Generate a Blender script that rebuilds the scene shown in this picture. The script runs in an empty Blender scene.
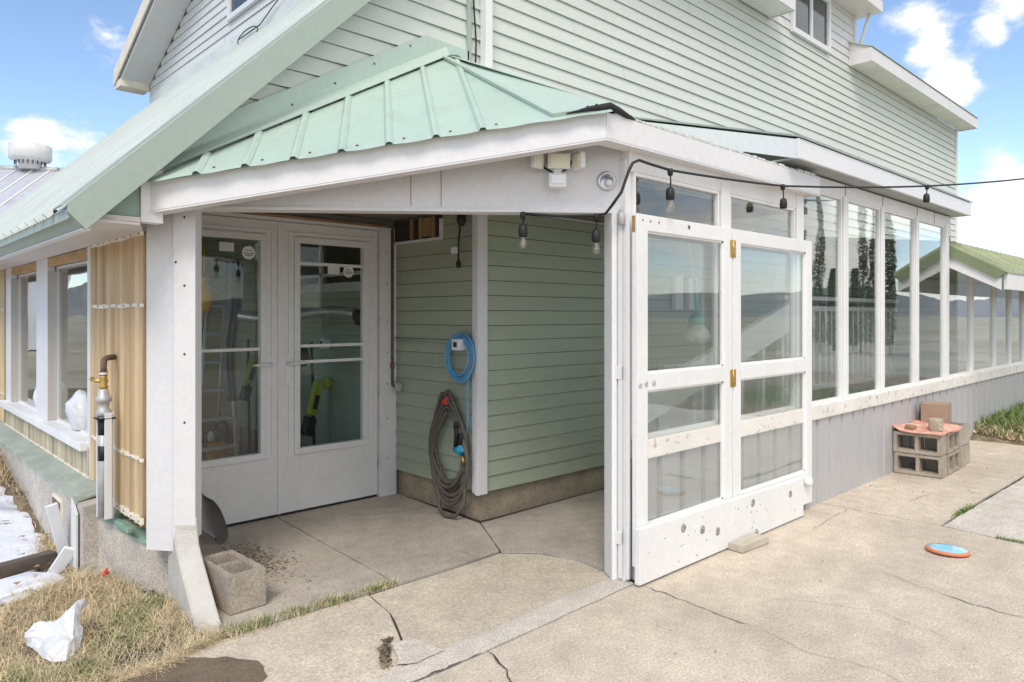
import bpy, bmesh, math, random
from mathutils import Vector, Matrix
random.seed(7)
R = math.radians
scene = bpy.context.scene
COL = scene.collection

# ------------------------------------------------------------------ camera
YAW = 46.59                      # degrees between the view direction and the long wall
cam_d = bpy.data.cameras.new('camera'); cam = bpy.data.objects.new('camera', cam_d); COL.objects.link(cam)
cam.location = (0, 0, 1.45)
cam.rotation_euler = (R(90), 0, R(YAW - 90))
cam_d.sensor_width = 36; cam_d.lens = 36 * 712.4 / 1024
cam_d.shift_y = -26 / 1024
cam_d.clip_start = 0.05; cam_d.clip_end = 3000
scene.camera = cam
scene.render.resolution_x = 1024; scene.render.resolution_y = 682

# ------------------------------------------------------------------ sky and sun
def px_dir(px, py):
    a = (px - 512) / 712.4; b = (315 - py) / 712.4
    c, s = math.cos(R(YAW)), math.sin(R(YAW))
    return Vector((c + a * s, s - a * c, b)).normalized()
SUN_ELEV, SUN_AZ = 50, 216        # azimuth of the direction to the sun, counter-clockwise from +X
world = bpy.data.worlds.new('World'); scene.world = world; world.use_nodes = True
nt = world.node_tree; nt.nodes.clear()
def N(t, **k):
    n = nt.nodes.new(t)
    for a, v in k.items(): setattr(n, a, v)
    return n
def LK(a, b): nt.links.new(a, b)
def math_n(op, a, b=None, c=None, clamp=False):
    n = N('ShaderNodeMath', operation=op, use_clamp=clamp)
    for i, v in enumerate((a, b, c)):
        if v is None: continue
        if isinstance(v, (int, float)): n.inputs[i].default_value = v
        else: LK(v, n.inputs[i])
    return n.outputs[0]
wo = N('ShaderNodeOutputWorld'); bg = N('ShaderNodeBackground'); bg.inputs[1].default_value = 0.10
sky = N('ShaderNodeTexSky', sky_type='NISHITA', sun_disc=False, sun_elevation=R(SUN_ELEV), sun_rotation=R(90 - SUN_AZ), altitude=1800, air_density=1.0, dust_density=0.6, ozone_density=1.2)
tc = N('ShaderNodeTexCoord')
nz = N('ShaderNodeTexNoise'); nz.inputs['Scale'].default_value = 7.5; nz.inputs['Detail'].default_value = 9; nz.inputs['Roughness'].default_value = 0.62
mp = N('ShaderNodeMapping'); mp.inputs['Scale'].default_value = (1, 1, 1.9)
LK(tc.outputs['Generated'], mp.inputs[0]); LK(mp.outputs[0], nz.inputs['Vector'])
cov = None
for px, py, rad, w in ((95, 38, 2.6, .17), (125, 42, 2.2, .14), (8, 145, 2.6, .20), (65, 152, 3.0, .19), (915, 24, 2.5, .25), (1014, 6, 2.4, .22), (984, 40, 1.2, .2), (932, 80, 2.4, .23), (958, 92, 2.0, .2), (1000, 192, 3.0, .20), (1035, 228, 4.0, .21), (975, 224, 2.0, .16)):
    d = px_dir(px, py)
    dp = N('ShaderNodeVectorMath', operation='DOT_PRODUCT'); LK(tc.outputs['Generated'], dp.inputs[0]); dp.inputs[1].default_value = d
    mr = N('ShaderNodeMapRange', interpolation_type='SMOOTHSTEP'); LK(dp.outputs['Value'], mr.inputs[0])
    mr.inputs[1].default_value = math.cos(R(rad * 1.35)); mr.inputs[2].default_value = math.cos(R(rad * .25)); mr.inputs[3].default_value = 0; mr.inputs[4].default_value = w
    cov = mr.outputs[0] if cov is None else math_n('ADD', cov, mr.outputs[0])
sx = N('ShaderNodeSeparateXYZ'); LK(tc.outputs['Generated'], sx.inputs[0])
back = N('ShaderNodeMapRange'); LK(sx.outputs[1], back.inputs[0]); back.inputs[1].default_value = 0.0; back.inputs[2].default_value = -0.25; back.inputs[3].default_value = 0; back.inputs[4].default_value = 0.33
cov = math_n('ADD', cov, back.outputs[0])
over = N('ShaderNodeMapRange'); LK(sx.outputs[2], over.inputs[0]); over.inputs[1].default_value = 0.50; over.inputs[2].default_value = 0.75; over.inputs[3].default_value = 0; over.inputs[4].default_value = 0.2  # cloud cover overhead, out of view, added to whiten the fill light
cov = math_n('ADD', cov, over.outputs[0])
den = math_n('ADD', nz.outputs[0], cov)
mk = N('ShaderNodeMapRange', interpolation_type='SMOOTHSTEP'); LK(den, mk.inputs[0]); mk.inputs[1].default_value = 0.69; mk.inputs[2].default_value = 0.90
shade = N('ShaderNodeMapRange'); LK(den, shade.inputs[0]); shade.inputs[1].default_value = 0.62; shade.inputs[2].default_value = 0.95; shade.inputs[3].default_value = 0; shade.inputs[4].default_value = 1
cc = N('ShaderNodeMixRGB'); LK(shade.outputs[0], cc.inputs[0]); cc.inputs[1].default_value = (7.0, 7.05, 7.3, 1); cc.inputs[2].default_value = (10.0, 9.85, 9.65, 1)
skm = N('ShaderNodeMixRGB', blend_type='MULTIPLY'); skm.inputs[0].default_value = 1; LK(sky.outputs[0], skm.inputs[1]); skm.inputs[2].default_value = (1.75, 1.72, 1.68, 1)
mx = N('ShaderNodeMixRGB'); LK(mk.outputs[0], mx.inputs[0]); LK(skm.outputs[0], mx.inputs[1]); LK(cc.outputs[0], mx.inputs[2])
LK(mx.outputs[0], bg.inputs[0]); LK(bg.outputs[0], wo.inputs[0])
sd = bpy.data.lights.new('sun', 'SUN'); sun = bpy.data.objects.new('sun', sd); COL.objects.link(sun)
sd.energy = 1.5; sd.angle = R(22); sd.color = (1, .945, .87)
sdir = Vector((math.cos(R(SUN_ELEV)) * math.cos(R(SUN_AZ)), math.cos(R(SUN_ELEV)) * math.sin(R(SUN_AZ)), math.sin(R(SUN_ELEV))))
sun.rotation_euler = sdir.to_track_quat('Z', 'Y').to_euler(); sun.location = (0, -5, 20)
scene.view_settings.view_transform = 'Standard'; scene.view_settings.look = 'None'
scene.view_settings.exposure = 0.5; scene.view_settings.gamma = 1
scene.cycles.max_bounces = 10; scene.cycles.transparent_max_bounces = 16

# ------------------------------------------------------------------ materials
def new_mat(name):
    m = bpy.data.materials.new(name); m.use_nodes = True
    t = m.node_tree; b = t.nodes['Principled BSDF']; return m, t, b
def surf(name, col, rough=.6, var=.08, scale=3, dirt=None, dirt_amt=.0, dirt_scale=14, dirt_thr=.62, bump=.0, bump_scale=60, spec=.4, metallic=0, coat=0, stretch=(1, 1, 1), fine=.04, dirt_soft=.08):
    """base colour with broad and fine variation, sharp-edged chips or stains, and bump"""
    m, t, b = new_mat(name)
    n = t.nodes; l = t.links
    tcn = n.new('ShaderNodeTexCoord'); mpn = n.new('ShaderNodeMapping'); mpn.inputs['Scale'].default_value = stretch
    l.new(tcn.outputs['Object'], mpn.inputs[0])
    def noise(s, d=6, r=.6):
        q = n.new('ShaderNodeTexNoise'); q.inputs['Scale'].default_value = s; q.inputs['Detail'].default_value = d; q.inputs['Roughness'].default_value = r
        l.new(mpn.outputs[0], q.inputs['Vector']); return q.outputs[0]
    def mapr(v, a, c, o0, o1):
        q = n.new('ShaderNodeMapRange'); l.new(v, q.inputs[0])
        for i, x in enumerate((a, c, o0, o1)): q.inputs[1 + i].default_value = x
        return q.outputs[0]
    v1 = mapr(noise(scale), .3, .7, 1 - var, 1 + var)
    v2 = mapr(noise(scale * 22, 4), .3, .7, 1 - fine, 1 + fine)
    mu = n.new('ShaderNodeMath'); mu.operation = 'MULTIPLY'; l.new(v1, mu.inputs[0]); l.new(v2, mu.inputs[1])
    vm = n.new('ShaderNodeVectorMath'); vm.operation = 'SCALE'; vm.inputs[0].default_value = col; l.new(mu.outputs[0], vm.inputs['Scale'])
    out = vm.outputs[0]
    if dirt:
        mk = mapr(noise(dirt_scale, 8, .7), dirt_thr, dirt_thr + dirt_soft, 0, dirt_amt)
        mxn = n.new('ShaderNodeMixRGB'); l.new(mk, mxn.inputs[0]); l.new(out, mxn.inputs[1]); mxn.inputs[2].default_value = (*dirt, 1); out = mxn.outputs[0]
    l.new(out, b.inputs['Base Color'])
    b.inputs['Roughness'].default_value = rough; b.inputs['Metallic'].default_value = metallic
    b.inputs['Specular IOR Level'].default_value = spec
    if coat: b.inputs['Coat Weight'].default_value = coat; b.inputs['Coat Roughness'].default_value = .25
    if bump:
        bn = n.new('ShaderNodeBump'); bn.inputs['Strength'].default_value = bump; bn.inputs['Distance'].default_value = .01
        l.new(noise(bump_scale, 5), bn.inputs['Height']); l.new(bn.outputs[0], b.inputs['Normal'])
    return m
def glass(name, tint=(.93, .96, .95), refl=.10, wav=.0):
    m, t, b = new_mat(name); n = t.nodes; l = t.links
    n.remove(b); o = n['Material Output']
    tr = n.new('ShaderNodeBsdfTransparent'); tr.inputs[0].default_value = (*tint, 1)
    gl = n.new('ShaderNodeBsdfGlossy'); gl.inputs['Roughness'].default_value = .0; gl.inputs[0].default_value = (1, 1, 1, 1)
    fr = n.new('ShaderNodeLayerWeight'); fr.inputs[0].default_value = .5
    pw_ = n.new('ShaderNodeMath'); pw_.operation = 'POWER'; l.new(fr.outputs['Facing'], pw_.inputs[0]); pw_.inputs[1].default_value = 4
    ad = n.new('ShaderNodeMath'); ad.operation = 'MULTIPLY_ADD'; l.new(pw_.outputs[0], ad.inputs[0]); ad.inputs[1].default_value = .9; ad.inputs[2].default_value = refl; ad.use_clamp = True
    mxs = n.new('ShaderNodeMixShader'); l.new(ad.outputs[0], mxs.inputs[0]); l.new(tr.outputs[0], mxs.inputs[1]); l.new(gl.outputs[0], mxs.inputs[2])
    if wav:
        tcn = n.new('ShaderNodeTexCoord'); q = n.new('ShaderNodeTexNoise'); q.inputs['Scale'].default_value = 1.6; q.inputs['Detail'].default_value = 1
        l.new(tcn.outputs['Object'], q.inputs['Vector'])
        bn = n.new('ShaderNodeBump'); bn.inputs['Strength'].default_value = wav; bn.inputs['Distance'].default_value = .05
        l.new(q.outputs[0], bn.inputs['Height']); l.new(bn.outputs[0], gl.inputs['Normal'])
    l.new(mxs.outputs[0], o.inputs[0]); return m
def fibreglass(name, col):
    m = surf(name, col, .45, .48, 1.8, stretch=(9, 9, .3), fine=.08, dirt=(.85, .78, .6), dirt_amt=.5, dirt_scale=3, dirt_thr=.55, spec=.5)
    t = m.node_tree; n = t.nodes; l = t.links; b = n['Principled BSDF']; o = n['Material Output']
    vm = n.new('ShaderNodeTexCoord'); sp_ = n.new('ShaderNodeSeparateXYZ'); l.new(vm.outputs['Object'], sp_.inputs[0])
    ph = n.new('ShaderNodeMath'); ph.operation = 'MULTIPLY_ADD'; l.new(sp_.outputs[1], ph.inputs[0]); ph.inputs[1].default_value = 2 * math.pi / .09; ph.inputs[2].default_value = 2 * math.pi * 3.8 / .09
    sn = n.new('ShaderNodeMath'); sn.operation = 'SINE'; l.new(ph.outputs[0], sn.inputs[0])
    rib_shade = n.new('ShaderNodeMapRange'); l.new(sn.outputs[0], rib_shade.inputs[0]); rib_shade.inputs[1].default_value = -.2; rib_shade.inputs[2].default_value = -1; rib_shade.inputs[3].default_value = 0; rib_shade.inputs[4].default_value = .7  # shade of the corrugation valleys painted in as dark bands
    mg = n.new('ShaderNodeMixRGB'); l.new(rib_shade.outputs[0], mg.inputs[0]); src = b.inputs['Base Color'].links[0].from_socket; l.new(src, mg.inputs[1]); mg.inputs[2].default_value = (.36, .24, .12, 1); l.new(mg.outputs[0], b.inputs['Base Color'])
    tl = n.new('ShaderNodeBsdfTranslucent'); tl.inputs[0].default_value = (*[c * 1.1 for c in col], 1)
    ms = n.new('ShaderNodeMixShader'); ms.inputs[0].default_value = .35; l.new(b.outputs[0], ms.inputs[1]); l.new(tl.outputs[0], ms.inputs[2]); l.new(ms.outputs[0], o.inputs[0])
    return m
def concrete(name, col, wet=(.3, .27, .23)):
    m, t, b = new_mat(name); n = t.nodes; l = t.links
    tcn = n.new('ShaderNodeTexCoord')
    def noise(s, d=6, r=.6):
        q = n.new('ShaderNodeTexNoise'); q.inputs['Scale'].default_value = s; q.inputs['Detail'].default_value = d; q.inputs['Roughness'].default_value = r
        l.new(tcn.outputs['Object'], q.inputs['Vector']); return q.outputs[0]
    def mapr(v, a, c, o0, o1):
        q = n.new('ShaderNodeMapRange'); l.new(v, q.inputs[0])
        for i, x in enumerate((a, c, o0, o1)): q.inputs[1 + i].default_value = x
        return q.outputs[0]
    def mul(a, c):
        q = n.new('ShaderNodeMath'); q.operation = 'MULTIPLY'; l.new(a, q.inputs[0]); l.new(c, q.inputs[1]); return q.outputs[0]
    f = mul(mapr(noise(.9, 5, .65), .3, .7, .80, 1.14), mapr(noise(7, 8, .7), .25, .75, .80, 1.17))
    f = mul(f, mapr(noise(85, 4, .7), .32, .68, .70, 1.26))
    vo = n.new('ShaderNodeTexVoronoi'); vo.inputs['Scale'].default_value = 110; l.new(tcn.outputs['Object'], vo.inputs['Vector'])
    peb = mapr(vo.outputs['Distance'], .0, .55, .86, 1.03); f = mul(f, peb)
    vm = n.new('ShaderNodeVectorMath'); vm.operation = 'SCALE'; vm.inputs[0].default_value = col; l.new(f, vm.inputs['Scale'])
    st = mapr(noise(2.1, 8, .75), .54, .72, 0, .6)
    mx1 = n.new('ShaderNodeMixRGB'); l.new(st, mx1.inputs[0]); l.new(vm.outputs[0], mx1.inputs[1]); mx1.inputs[2].default_value = (*wet, 1)
    sp = mapr(noise(70, 3, .6), .66, .72, 0, .6)
    mx2 = n.new('ShaderNodeMixRGB'); l.new(sp, mx2.inputs[0]); l.new(mx1.outputs[0], mx2.inputs[1]); mx2.inputs[2].default_value = (.13, .1, .08, 1)
    l.new(mx2.outputs[0], b.inputs['Base Color']); b.inputs['Roughness'].default_value = .9; b.inputs['Specular IOR Level'].default_value = .25
    bn = n.new('ShaderNodeBump'); bn.inputs['Strength'].default_value = .45; bn.inputs['Distance'].default_value = .004; l.new(noise(90, 6, .7), bn.inputs['Height']); l.new(bn.outputs[0], b.inputs['Normal'])
    return m
WHITE = surf('white_trim', (.73, .715, .715), .5, .03, 1.5, dirt=(.36, .33, .3), dirt_amt=.6, dirt_scale=26, dirt_thr=.70, dirt_soft=.02, bump=.08)
WORN = surf('worn_white_paint', (.79, .78, .765), .55, .05, 3, dirt=(.3, .25, .21), dirt_amt=.85, dirt_scale=26, dirt_thr=.675, dirt_soft=.025, bump=.25, bump_scale=40, stretch=(1, 1, .6))
SILLM = surf('chipped_sill_paint', (.78, .75, .7), .6, .08, 3, dirt=(.36, .26, .17), dirt_amt=.8, dirt_scale=18, dirt_thr=.58, dirt_soft=.05, bump=.3)
DOORW = surf('door_enamel', (.76, .75, .735), .38, .02, 1, dirt=(.3, .28, .25), dirt_amt=.4, dirt_scale=24, dirt_thr=.75, dirt_soft=.02)
FASC = surf('fascia_metal', (.74, .73, .73), .35, .02, 1.2, bump=.04, bump_scale=4, dirt=(.45, .43, .42), dirt_amt=.5, dirt_scale=20, dirt_thr=.74, dirt_soft=.02)
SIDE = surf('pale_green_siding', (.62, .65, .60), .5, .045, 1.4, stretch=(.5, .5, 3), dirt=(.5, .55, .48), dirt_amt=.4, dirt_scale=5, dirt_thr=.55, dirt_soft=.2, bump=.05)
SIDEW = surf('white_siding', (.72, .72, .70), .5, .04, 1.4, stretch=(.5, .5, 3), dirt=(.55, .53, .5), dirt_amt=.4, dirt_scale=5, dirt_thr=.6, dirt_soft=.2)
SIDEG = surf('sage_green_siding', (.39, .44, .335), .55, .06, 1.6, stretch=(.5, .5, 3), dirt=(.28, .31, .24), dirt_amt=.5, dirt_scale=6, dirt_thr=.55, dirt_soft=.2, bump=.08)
MINT = surf('mint_roof_metal', (.44, .55, .48), .38, .05, 1.5, dirt=(.36, .44, .39), dirt_amt=.55, dirt_scale=5, dirt_thr=.52, dirt_soft=.18, spec=.5, bump=.12, bump_scale=6)
MINTF = surf('mint_flashing', (.46, .565, .495), .35, .03, 1.2, spec=.5)
RAKE = surf('sage_fascia_metal', (.355, .42, .365), .42, .03, 1.2)
RIBM = surf('lightened_rib_metal', (.62, .67, .645), .4, .1, 2, spec=.6)  # paler than the sheet: the ribs' highlight is put into the colour
SHINY = surf('glossy_mint_metal', (.37, .43, .395), .48, .1, 2, spec=.35, stretch=(.3, 6, .3))
CORR = surf('grey_corrugated_metal', (.45, .445, .445), .45, .04, 1.2, dirt=(.46, .4, .34), dirt_amt=.3, dirt_scale=5, dirt_thr=.6, stretch=(2, 2, .4))
MOSS = surf('mossy_green_metal', (.47, .50, .33), .6, .15, 5, dirt=(.34, .38, .2), dirt_amt=.7, dirt_scale=6, dirt_thr=.5, stretch=(5, .4, 1))
MOSSF = surf('olive_fascia', (.22, .27, .15), .5, .08, 2)
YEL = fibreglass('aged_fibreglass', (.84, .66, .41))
CREAM = surf('cream_batten', (.82, .74, .60), .6, .1, 6, bump=.2, bump_scale=20)
FOUND = concrete('foundation_concrete', (.54, .49, .43))
FOUND2 = concrete('tan_foundation', (.40, .34, .255), (.25, .2, .15))
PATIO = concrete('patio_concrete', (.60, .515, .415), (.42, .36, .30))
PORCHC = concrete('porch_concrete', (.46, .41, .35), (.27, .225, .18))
SLABC = concrete('pale_concrete', (.62, .56, .49), (.5, .44, .38))
BLOCKC = concrete('block_concrete', (.43, .37, .30), (.33, .28, .22))
CRACKM = surf('dark_joint', (.07, .055, .045), .95, .3, 20)
WETM = concrete('gravel_asphalt', (.19, .145, .105), (.10, .075, .055))
SOIL = surf('soil', (.16, .125, .085), .95, .3, 3, bump=.8, bump_scale=30, dirt=(.36, .29, .17), dirt_amt=.7, dirt_scale=9, dirt_thr=.5)
FIELD = surf('field_ground', (.34, .31, .25), .95, .25, .05, dirt=(.22, .22, .12), dirt_amt=.7, dirt_scale=.3, dirt_thr=.5)
SNOW = surf('old_snow', (.80, .83, .90), .7, .05, 4, bump=.9, bump_scale=16, dirt=(.35, .3, .26), dirt_amt=.8, dirt_scale=22, dirt_thr=.67, dirt_soft=.03)
STRAW = surf('straw', (.66, .54, .34), .8, .5, 14, fine=.6)
GRASSM = surf('green_grass', (.17, .25, .065), .7, .4, 14, fine=.5)
WOODB = surf('weathered_timber', (.14, .11, .09), .85, .25, 3, stretch=(1, 8, 4), bump=.4)
WOODN = surf('new_pine', (.50, .31, .15), .6, .2, 4, stretch=(6, 1, 6))
WOODBR = surf('brown_wood', (.32, .20, .10), .7, .3, 5)
DARK = surf('dark_interior', (.045, .04, .033), .9, .2, 2)
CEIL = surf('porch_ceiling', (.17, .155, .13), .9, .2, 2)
INW = surf('interior_panel', (.46, .45, .41), .8, .12, 2)
BLACK = surf('black_rubber', (.018, .018, .018), .5, .1, 10)
HOSE = surf('grey_hose', (.115, .10, .085), .6, .1, 20)
BLUE = surf('blue_cord', (.13, .40, .68), .45, .05, 20)
BLUET = surf('turquoise_plastic', (.03, .32, .50), .4, .05, 20)
PLW = surf('white_plastic', (.78, .78, .77), .4, .02, 5)
CREAMLED = surf('cream_led_lens', (.84, .79, .60), .3, .05, 90)
SILV = surf('brushed_silver', (.62, .62, .63), .3, .05, 6, metallic=.85)
ALU = surf('aluminium', (.74, .74, .74), .5, .08, 6, metallic=.2)
FOIL = surf('foil_duct', (.60, .60, .58), .32, .1, 20, metallic=.7)
BRASS = surf('brass', (.55, .38, .12), .4, .15, 20, metallic=.7)
RUST = surf('rusty_pipe', (.16, .11, .08), .7, .35, 20)
GALV = surf('galvanised', (.52, .52, .52), .5, .2, 16, metallic=.3)
ORANGE = surf('orange_plastic', (.75, .23, .03), .45, .08, 10)
AMBER = surf('amber_plastic', (.75, .42, .03), .45, .08, 10)
LIME = surf('lime_plastic', (.42, .50, .03), .4, .06, 10)
RED = surf('red_plastic', (.66, .07, .05), .5, .08, 10)
TEAL = surf('teal_plastic', (.12, .47, .40), .45, .06, 10)
COPPERCL = surf('faded_orange_cloth', (.66, .33, .25), .9, .2, 7, bump=.4, dirt=(.72, .55, .45), dirt_amt=.6, dirt_scale=8, dirt_thr=.5)
RIMO = surf('orange_rim', (.70, .24, .13), .5, .05, 8)
DISC = surf('sky_blue_disc', (.28, .62, .76), .5, .05, 6, dirt=(.7, .85, .9), dirt_amt=.8, dirt_scale=9, dirt_thr=.52)
STONE = surf('rubble_stone', (.46, .38, .29), .9, .25, 8, bump=.8)
BROWNB = surf('brown_block', (.36, .255, .185), .85, .08, 5, bump=.2)
BAGM = surf('white_bag_film', (.70, .71, .73), .35, .03, 4, spec=.5)
GLAZ = glass('window_glass', (.97, .985, .98), refl=.062, wav=.05)
GLAZD = glass('storm_glass', (.96, .975, .965), refl=.03)
GLAZL = glass('side_glass', (.93, .97, .96), refl=.07, wav=.12)
BULB = glass('bulb_glass', (.95, .93, .88), refl=.12)
TARM = surf('black_tar', (.02, .02, .02), .7, .2, 10, bump=.5)
STEEL = surf('pale_steel_roof', (.62, .62, .66), .35, .12, .6, metallic=.3, dirt=(.5, .4, .38), dirt_amt=.5, dirt_scale=1.2, dirt_thr=.55)
SPRUCE = surf('spruce_needles', (.030, .050, .026), .8, .35, 3)
BARK = surf('bark', (.10, .075, .05), .9, .3, 6)
HILL = surf('hill_slope', (.20, .21, .22), .95, .2, .01)

# ------------------------------------------------------------------ mesh helpers
class M:
    def __init__(s): s.bm = bmesh.new()
    def face(s, pts):
        vs = [s.bm.verts.new(p) for p in pts]
        return s.bm.faces.new(vs)
    def box(s, x0, x1, y0, y1, z0, z1, bev=0, mat=None):
        b = bmesh.new(); bmesh.ops.create_cube(b, size=1)
        for v in b.verts: v.co = Vector(((x0 + x1) / 2 + v.co.x * (x1 - x0), (y0 + y1) / 2 + v.co.y * (y1 - y0), (z0 + z1) / 2 + v.co.z * (z1 - z0)))
        if bev: bmesh.ops.bevel(b, geom=b.edges[:], offset=bev, segments=2, affect='EDGES', profile=.6)
        if mat: bmesh.ops.transform(b, matrix=mat, verts=b.verts)
        s.add(b); return s
    def add(s, b):
        mp = {v: s.bm.verts.new(v.co) for v in b.verts}
        for f in b.faces:
            try: nf = s.bm.faces.new([mp[v] for v in f.verts]); nf.smooth = f.smooth
            except ValueError: pass
        b.free()
    def wall(s, p0, p1, z0, z1, th, side=1, z0b=None, z1b=None, bev=0):
        """vertical board from p0 to p1 in plan, thickness th to the right of p0->p1; heights may differ at p1"""
        z0b = z0 if z0b is None else z0b; z1b = z1 if z1b is None else z1b
        d = Vector((p1[0] - p0[0], p1[1] - p0[1])); n = Vector((d.y, -d.x)).normalized() * th * side
        a = [(p0[0], p0[1], z0), (p1[0], p1[1], z0b), (p1[0], p1[1], z1b), (p0[0], p0[1], z1)]
        return s.extr(a, (n.x, n.y, 0), bev)
    def extr(s, pts, vec, bev=0):
        b = bmesh.new(); vec = Vector(vec)
        lo = [b.verts.new(p) for p in pts]; hi = [b.verts.new(Vector(p) + vec) for p in pts]
        n = len(pts); b.faces.new(lo); b.faces.new(hi[::-1])
        for i in range(n): b.faces.new((lo[i], hi[i], hi[(i + 1) % n], lo[(i + 1) % n]))
        bmesh.ops.recalc_face_normals(b, faces=b.faces)
        if bev: bmesh.ops.bevel(b, geom=b.edges[:], offset=bev, segments=2, affect='EDGES')
        s.add(b); return s
    def tube(s, pts, r, n=8, smooth=True, closed=False):
        pts = [Vector(p) for p in pts]; rings = []; up = Vector((0, 0, 1)); prev = None
        for i, p in enumerate(pts):
            d = (pts[min(i + 1, len(pts) - 1)] - pts[max(i - 1, 0)])
            d = d.normalized() if d.length > 1e-9 else Vector((0, 0, 1))
            if prev is None:
                u = d.cross(up)
                if u.length < .05: u = d.cross(Vector((1, 0, 0)))
            else: u = prev - d * prev.dot(d)
            u.normalize(); prev = u; w = d.cross(u)
            rr = r[i] if isinstance(r, (list, tuple)) else r
            rings.append([s.bm.verts.new(p + (u * math.cos(2 * math.pi * k / n) + w * math.sin(2 * math.pi * k / n)) * rr) for k in range(n)])
        for a, b in zip(rings, rings[1:]):
            for k in range(n):
                f = s.bm.faces.new((a[k], a[(k + 1) % n], b[(k + 1) % n], b[k])); f.smooth = smooth
        s.bm.faces.new(rings[0][::-1]); s.bm.faces.new(rings[-1]); return s
    def lathe(s, c, prof, axis=(0, 0, 1), n=20, smooth=True):
        c = Vector(c); ax = Vector(axis).normalized(); u = ax.orthogonal().normalized(); w = ax.cross(u); rings = []
        for r, h in prof: rings.append([s.bm.verts.new(c + ax * h + (u * math.cos(2 * math.pi * k / n) + w * math.sin(2 * math.pi * k / n)) * max(r, 1e-4)) for k in range(n)])
        for a, b in zip(rings, rings[1:]):
            for k in range(n):
                f = s.bm.faces.new((a[k], a[(k + 1) % n], b[(k + 1) % n], b[k])); f.smooth = smooth
        s.bm.faces.new(rings[0][::-1]); s.bm.faces.new(rings[-1]); return s
    def each(s, name, mat, parent):
        """one object per separate piece"""
        bmesh.ops.remove_doubles(s.bm, verts=s.bm.verts, dist=1e-5)
        seen = set(); s.bm.verts.ensure_lookup_table()
        for v0 in s.bm.verts:
            if v0 in seen: continue
            st_ = [v0]; isl = []; seen.add(v0)
            while st_:
                v = st_.pop(); isl.append(v)
                for e in v.link_edges:
                    w = e.other_vert(v)
                    if w not in seen: seen.add(w); st_.append(w)
            part = M(); mp_ = {v: part.bm.verts.new(v.co) for v in isl}
            for f in {f for v in isl for f in v.link_faces}:
                nf = part.bm.faces.new([mp_[v] for v in f.verts]); nf.smooth = f.smooth
            part.build(name, mat, parent)
        s.bm.free()
    def build(s, name, mat, parent=None, label=None, local=False):
        bmesh.ops.recalc_face_normals(s.bm, faces=s.bm.faces)
        me = bpy.data.meshes.new(name); 
        if parent and not local:
            off = Vector((0, 0, 0)); q = parent
            while q: off += q.location; q = q.parent
            for v in s.bm.verts: v.co -= off
        s.bm.to_mesh(me); s.bm.free(); me.materials.append(mat)
        o = bpy.data.objects.new(name, me); COL.objects.link(o)
        if parent: o.parent = parent
        if label: o['label'] = label
        return o
def thing(name, label, cat, loc, group=None):
    o = bpy.data.objects.new(name, None); COL.objects.link(o); o.location = loc; o.empty_display_size = .1
    o['label'] = label; o['category'] = cat
    if group: o['group'] = group
    return o
def solo(m, name, mat, label, cat, group=None, loc=(0, 0, 0)):
    """a thing that is one mesh, with its origin moved to its base"""
    loc = Vector(loc)
    for v in m.bm.verts: v.co -= loc
    o = m.build(name, mat); o.location = loc; o['label'] = label; o['category'] = cat
    if group: o['group'] = group
    return o
def struct(m, name, mat, kind='structure'):
    o = m.build(name, mat); o['kind'] = kind; return o
def copy_tree(o, parent=None):
    c = o.copy(); COL.objects.link(c)
    if parent: c.parent = parent
    for ch in list(o.children): copy_tree(ch, c)
    return c
def rnd(a, b): return random.uniform(a, b)

# ------------------------------------------------------------------ ground, patio
m = M()
for a in range(-1, 1): pass
m.face([(-900, -900, -.16), (900, -900, -.16), (900, 900, -.16), (-900, 900, -.16)])
struct(m, 'ground', FIELD)
def zyard(x, y):
    z = -.035 + .012 * math.sin(x * 9 + y * 3) + .012 * math.sin(y * 7 - x * 4)
    if y > 5.1: z += min(.34, (y - 5.1) * .15)
    if y < 3.3: z -= min(.03, (3.3 - y) * .1)
    z += .05 * math.exp(-((x - .95) ** 2 + (y - 4.2) ** 2) / .25)
    return z
m = M(); nx, ny = 60, 110; g = []
for i in range(nx + 1):
    row = []
    for j in range(ny + 1):
        x = -5 + i * 6.35 / nx; y = 2.0 + j * 11 / ny
        row.append(m.bm.verts.new((x, y, zyard(x, y))))
    g.append(row)
for i in range(nx):
    for j in range(ny):
        f = m.bm.faces.new((g[i][j], g[i + 1][j], g[i + 1][j + 1], g[i][j + 1])); f.smooth = True
struct(m, 'yard_soil', SOIL)
def jag(pts, amp=.006, step=.05):
    out = []
    for (x0, y0), (x1, y1) in zip(pts, pts[1:]):
        n = max(1, int(math.hypot(x1 - x0, y1 - y0) / step))
        for k in range(n): out.append((x0 + (x1 - x0) * k / n + (rnd(-amp, amp) if k else 0), y0 + (y1 - y0) * k / n + (rnd(-amp, amp) if k else 0)))
    out.append(pts[-1]); return out
def slab(pts, name, mat, top=0, th=.12, chip=.003):
    m = M(); loop = jag(pts + [pts[0]], chip, .09)[:-1]
    m.extr([(x, y, top - th) for x, y in loop], (0, 0, th)); return struct(m, name, mat)
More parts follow.
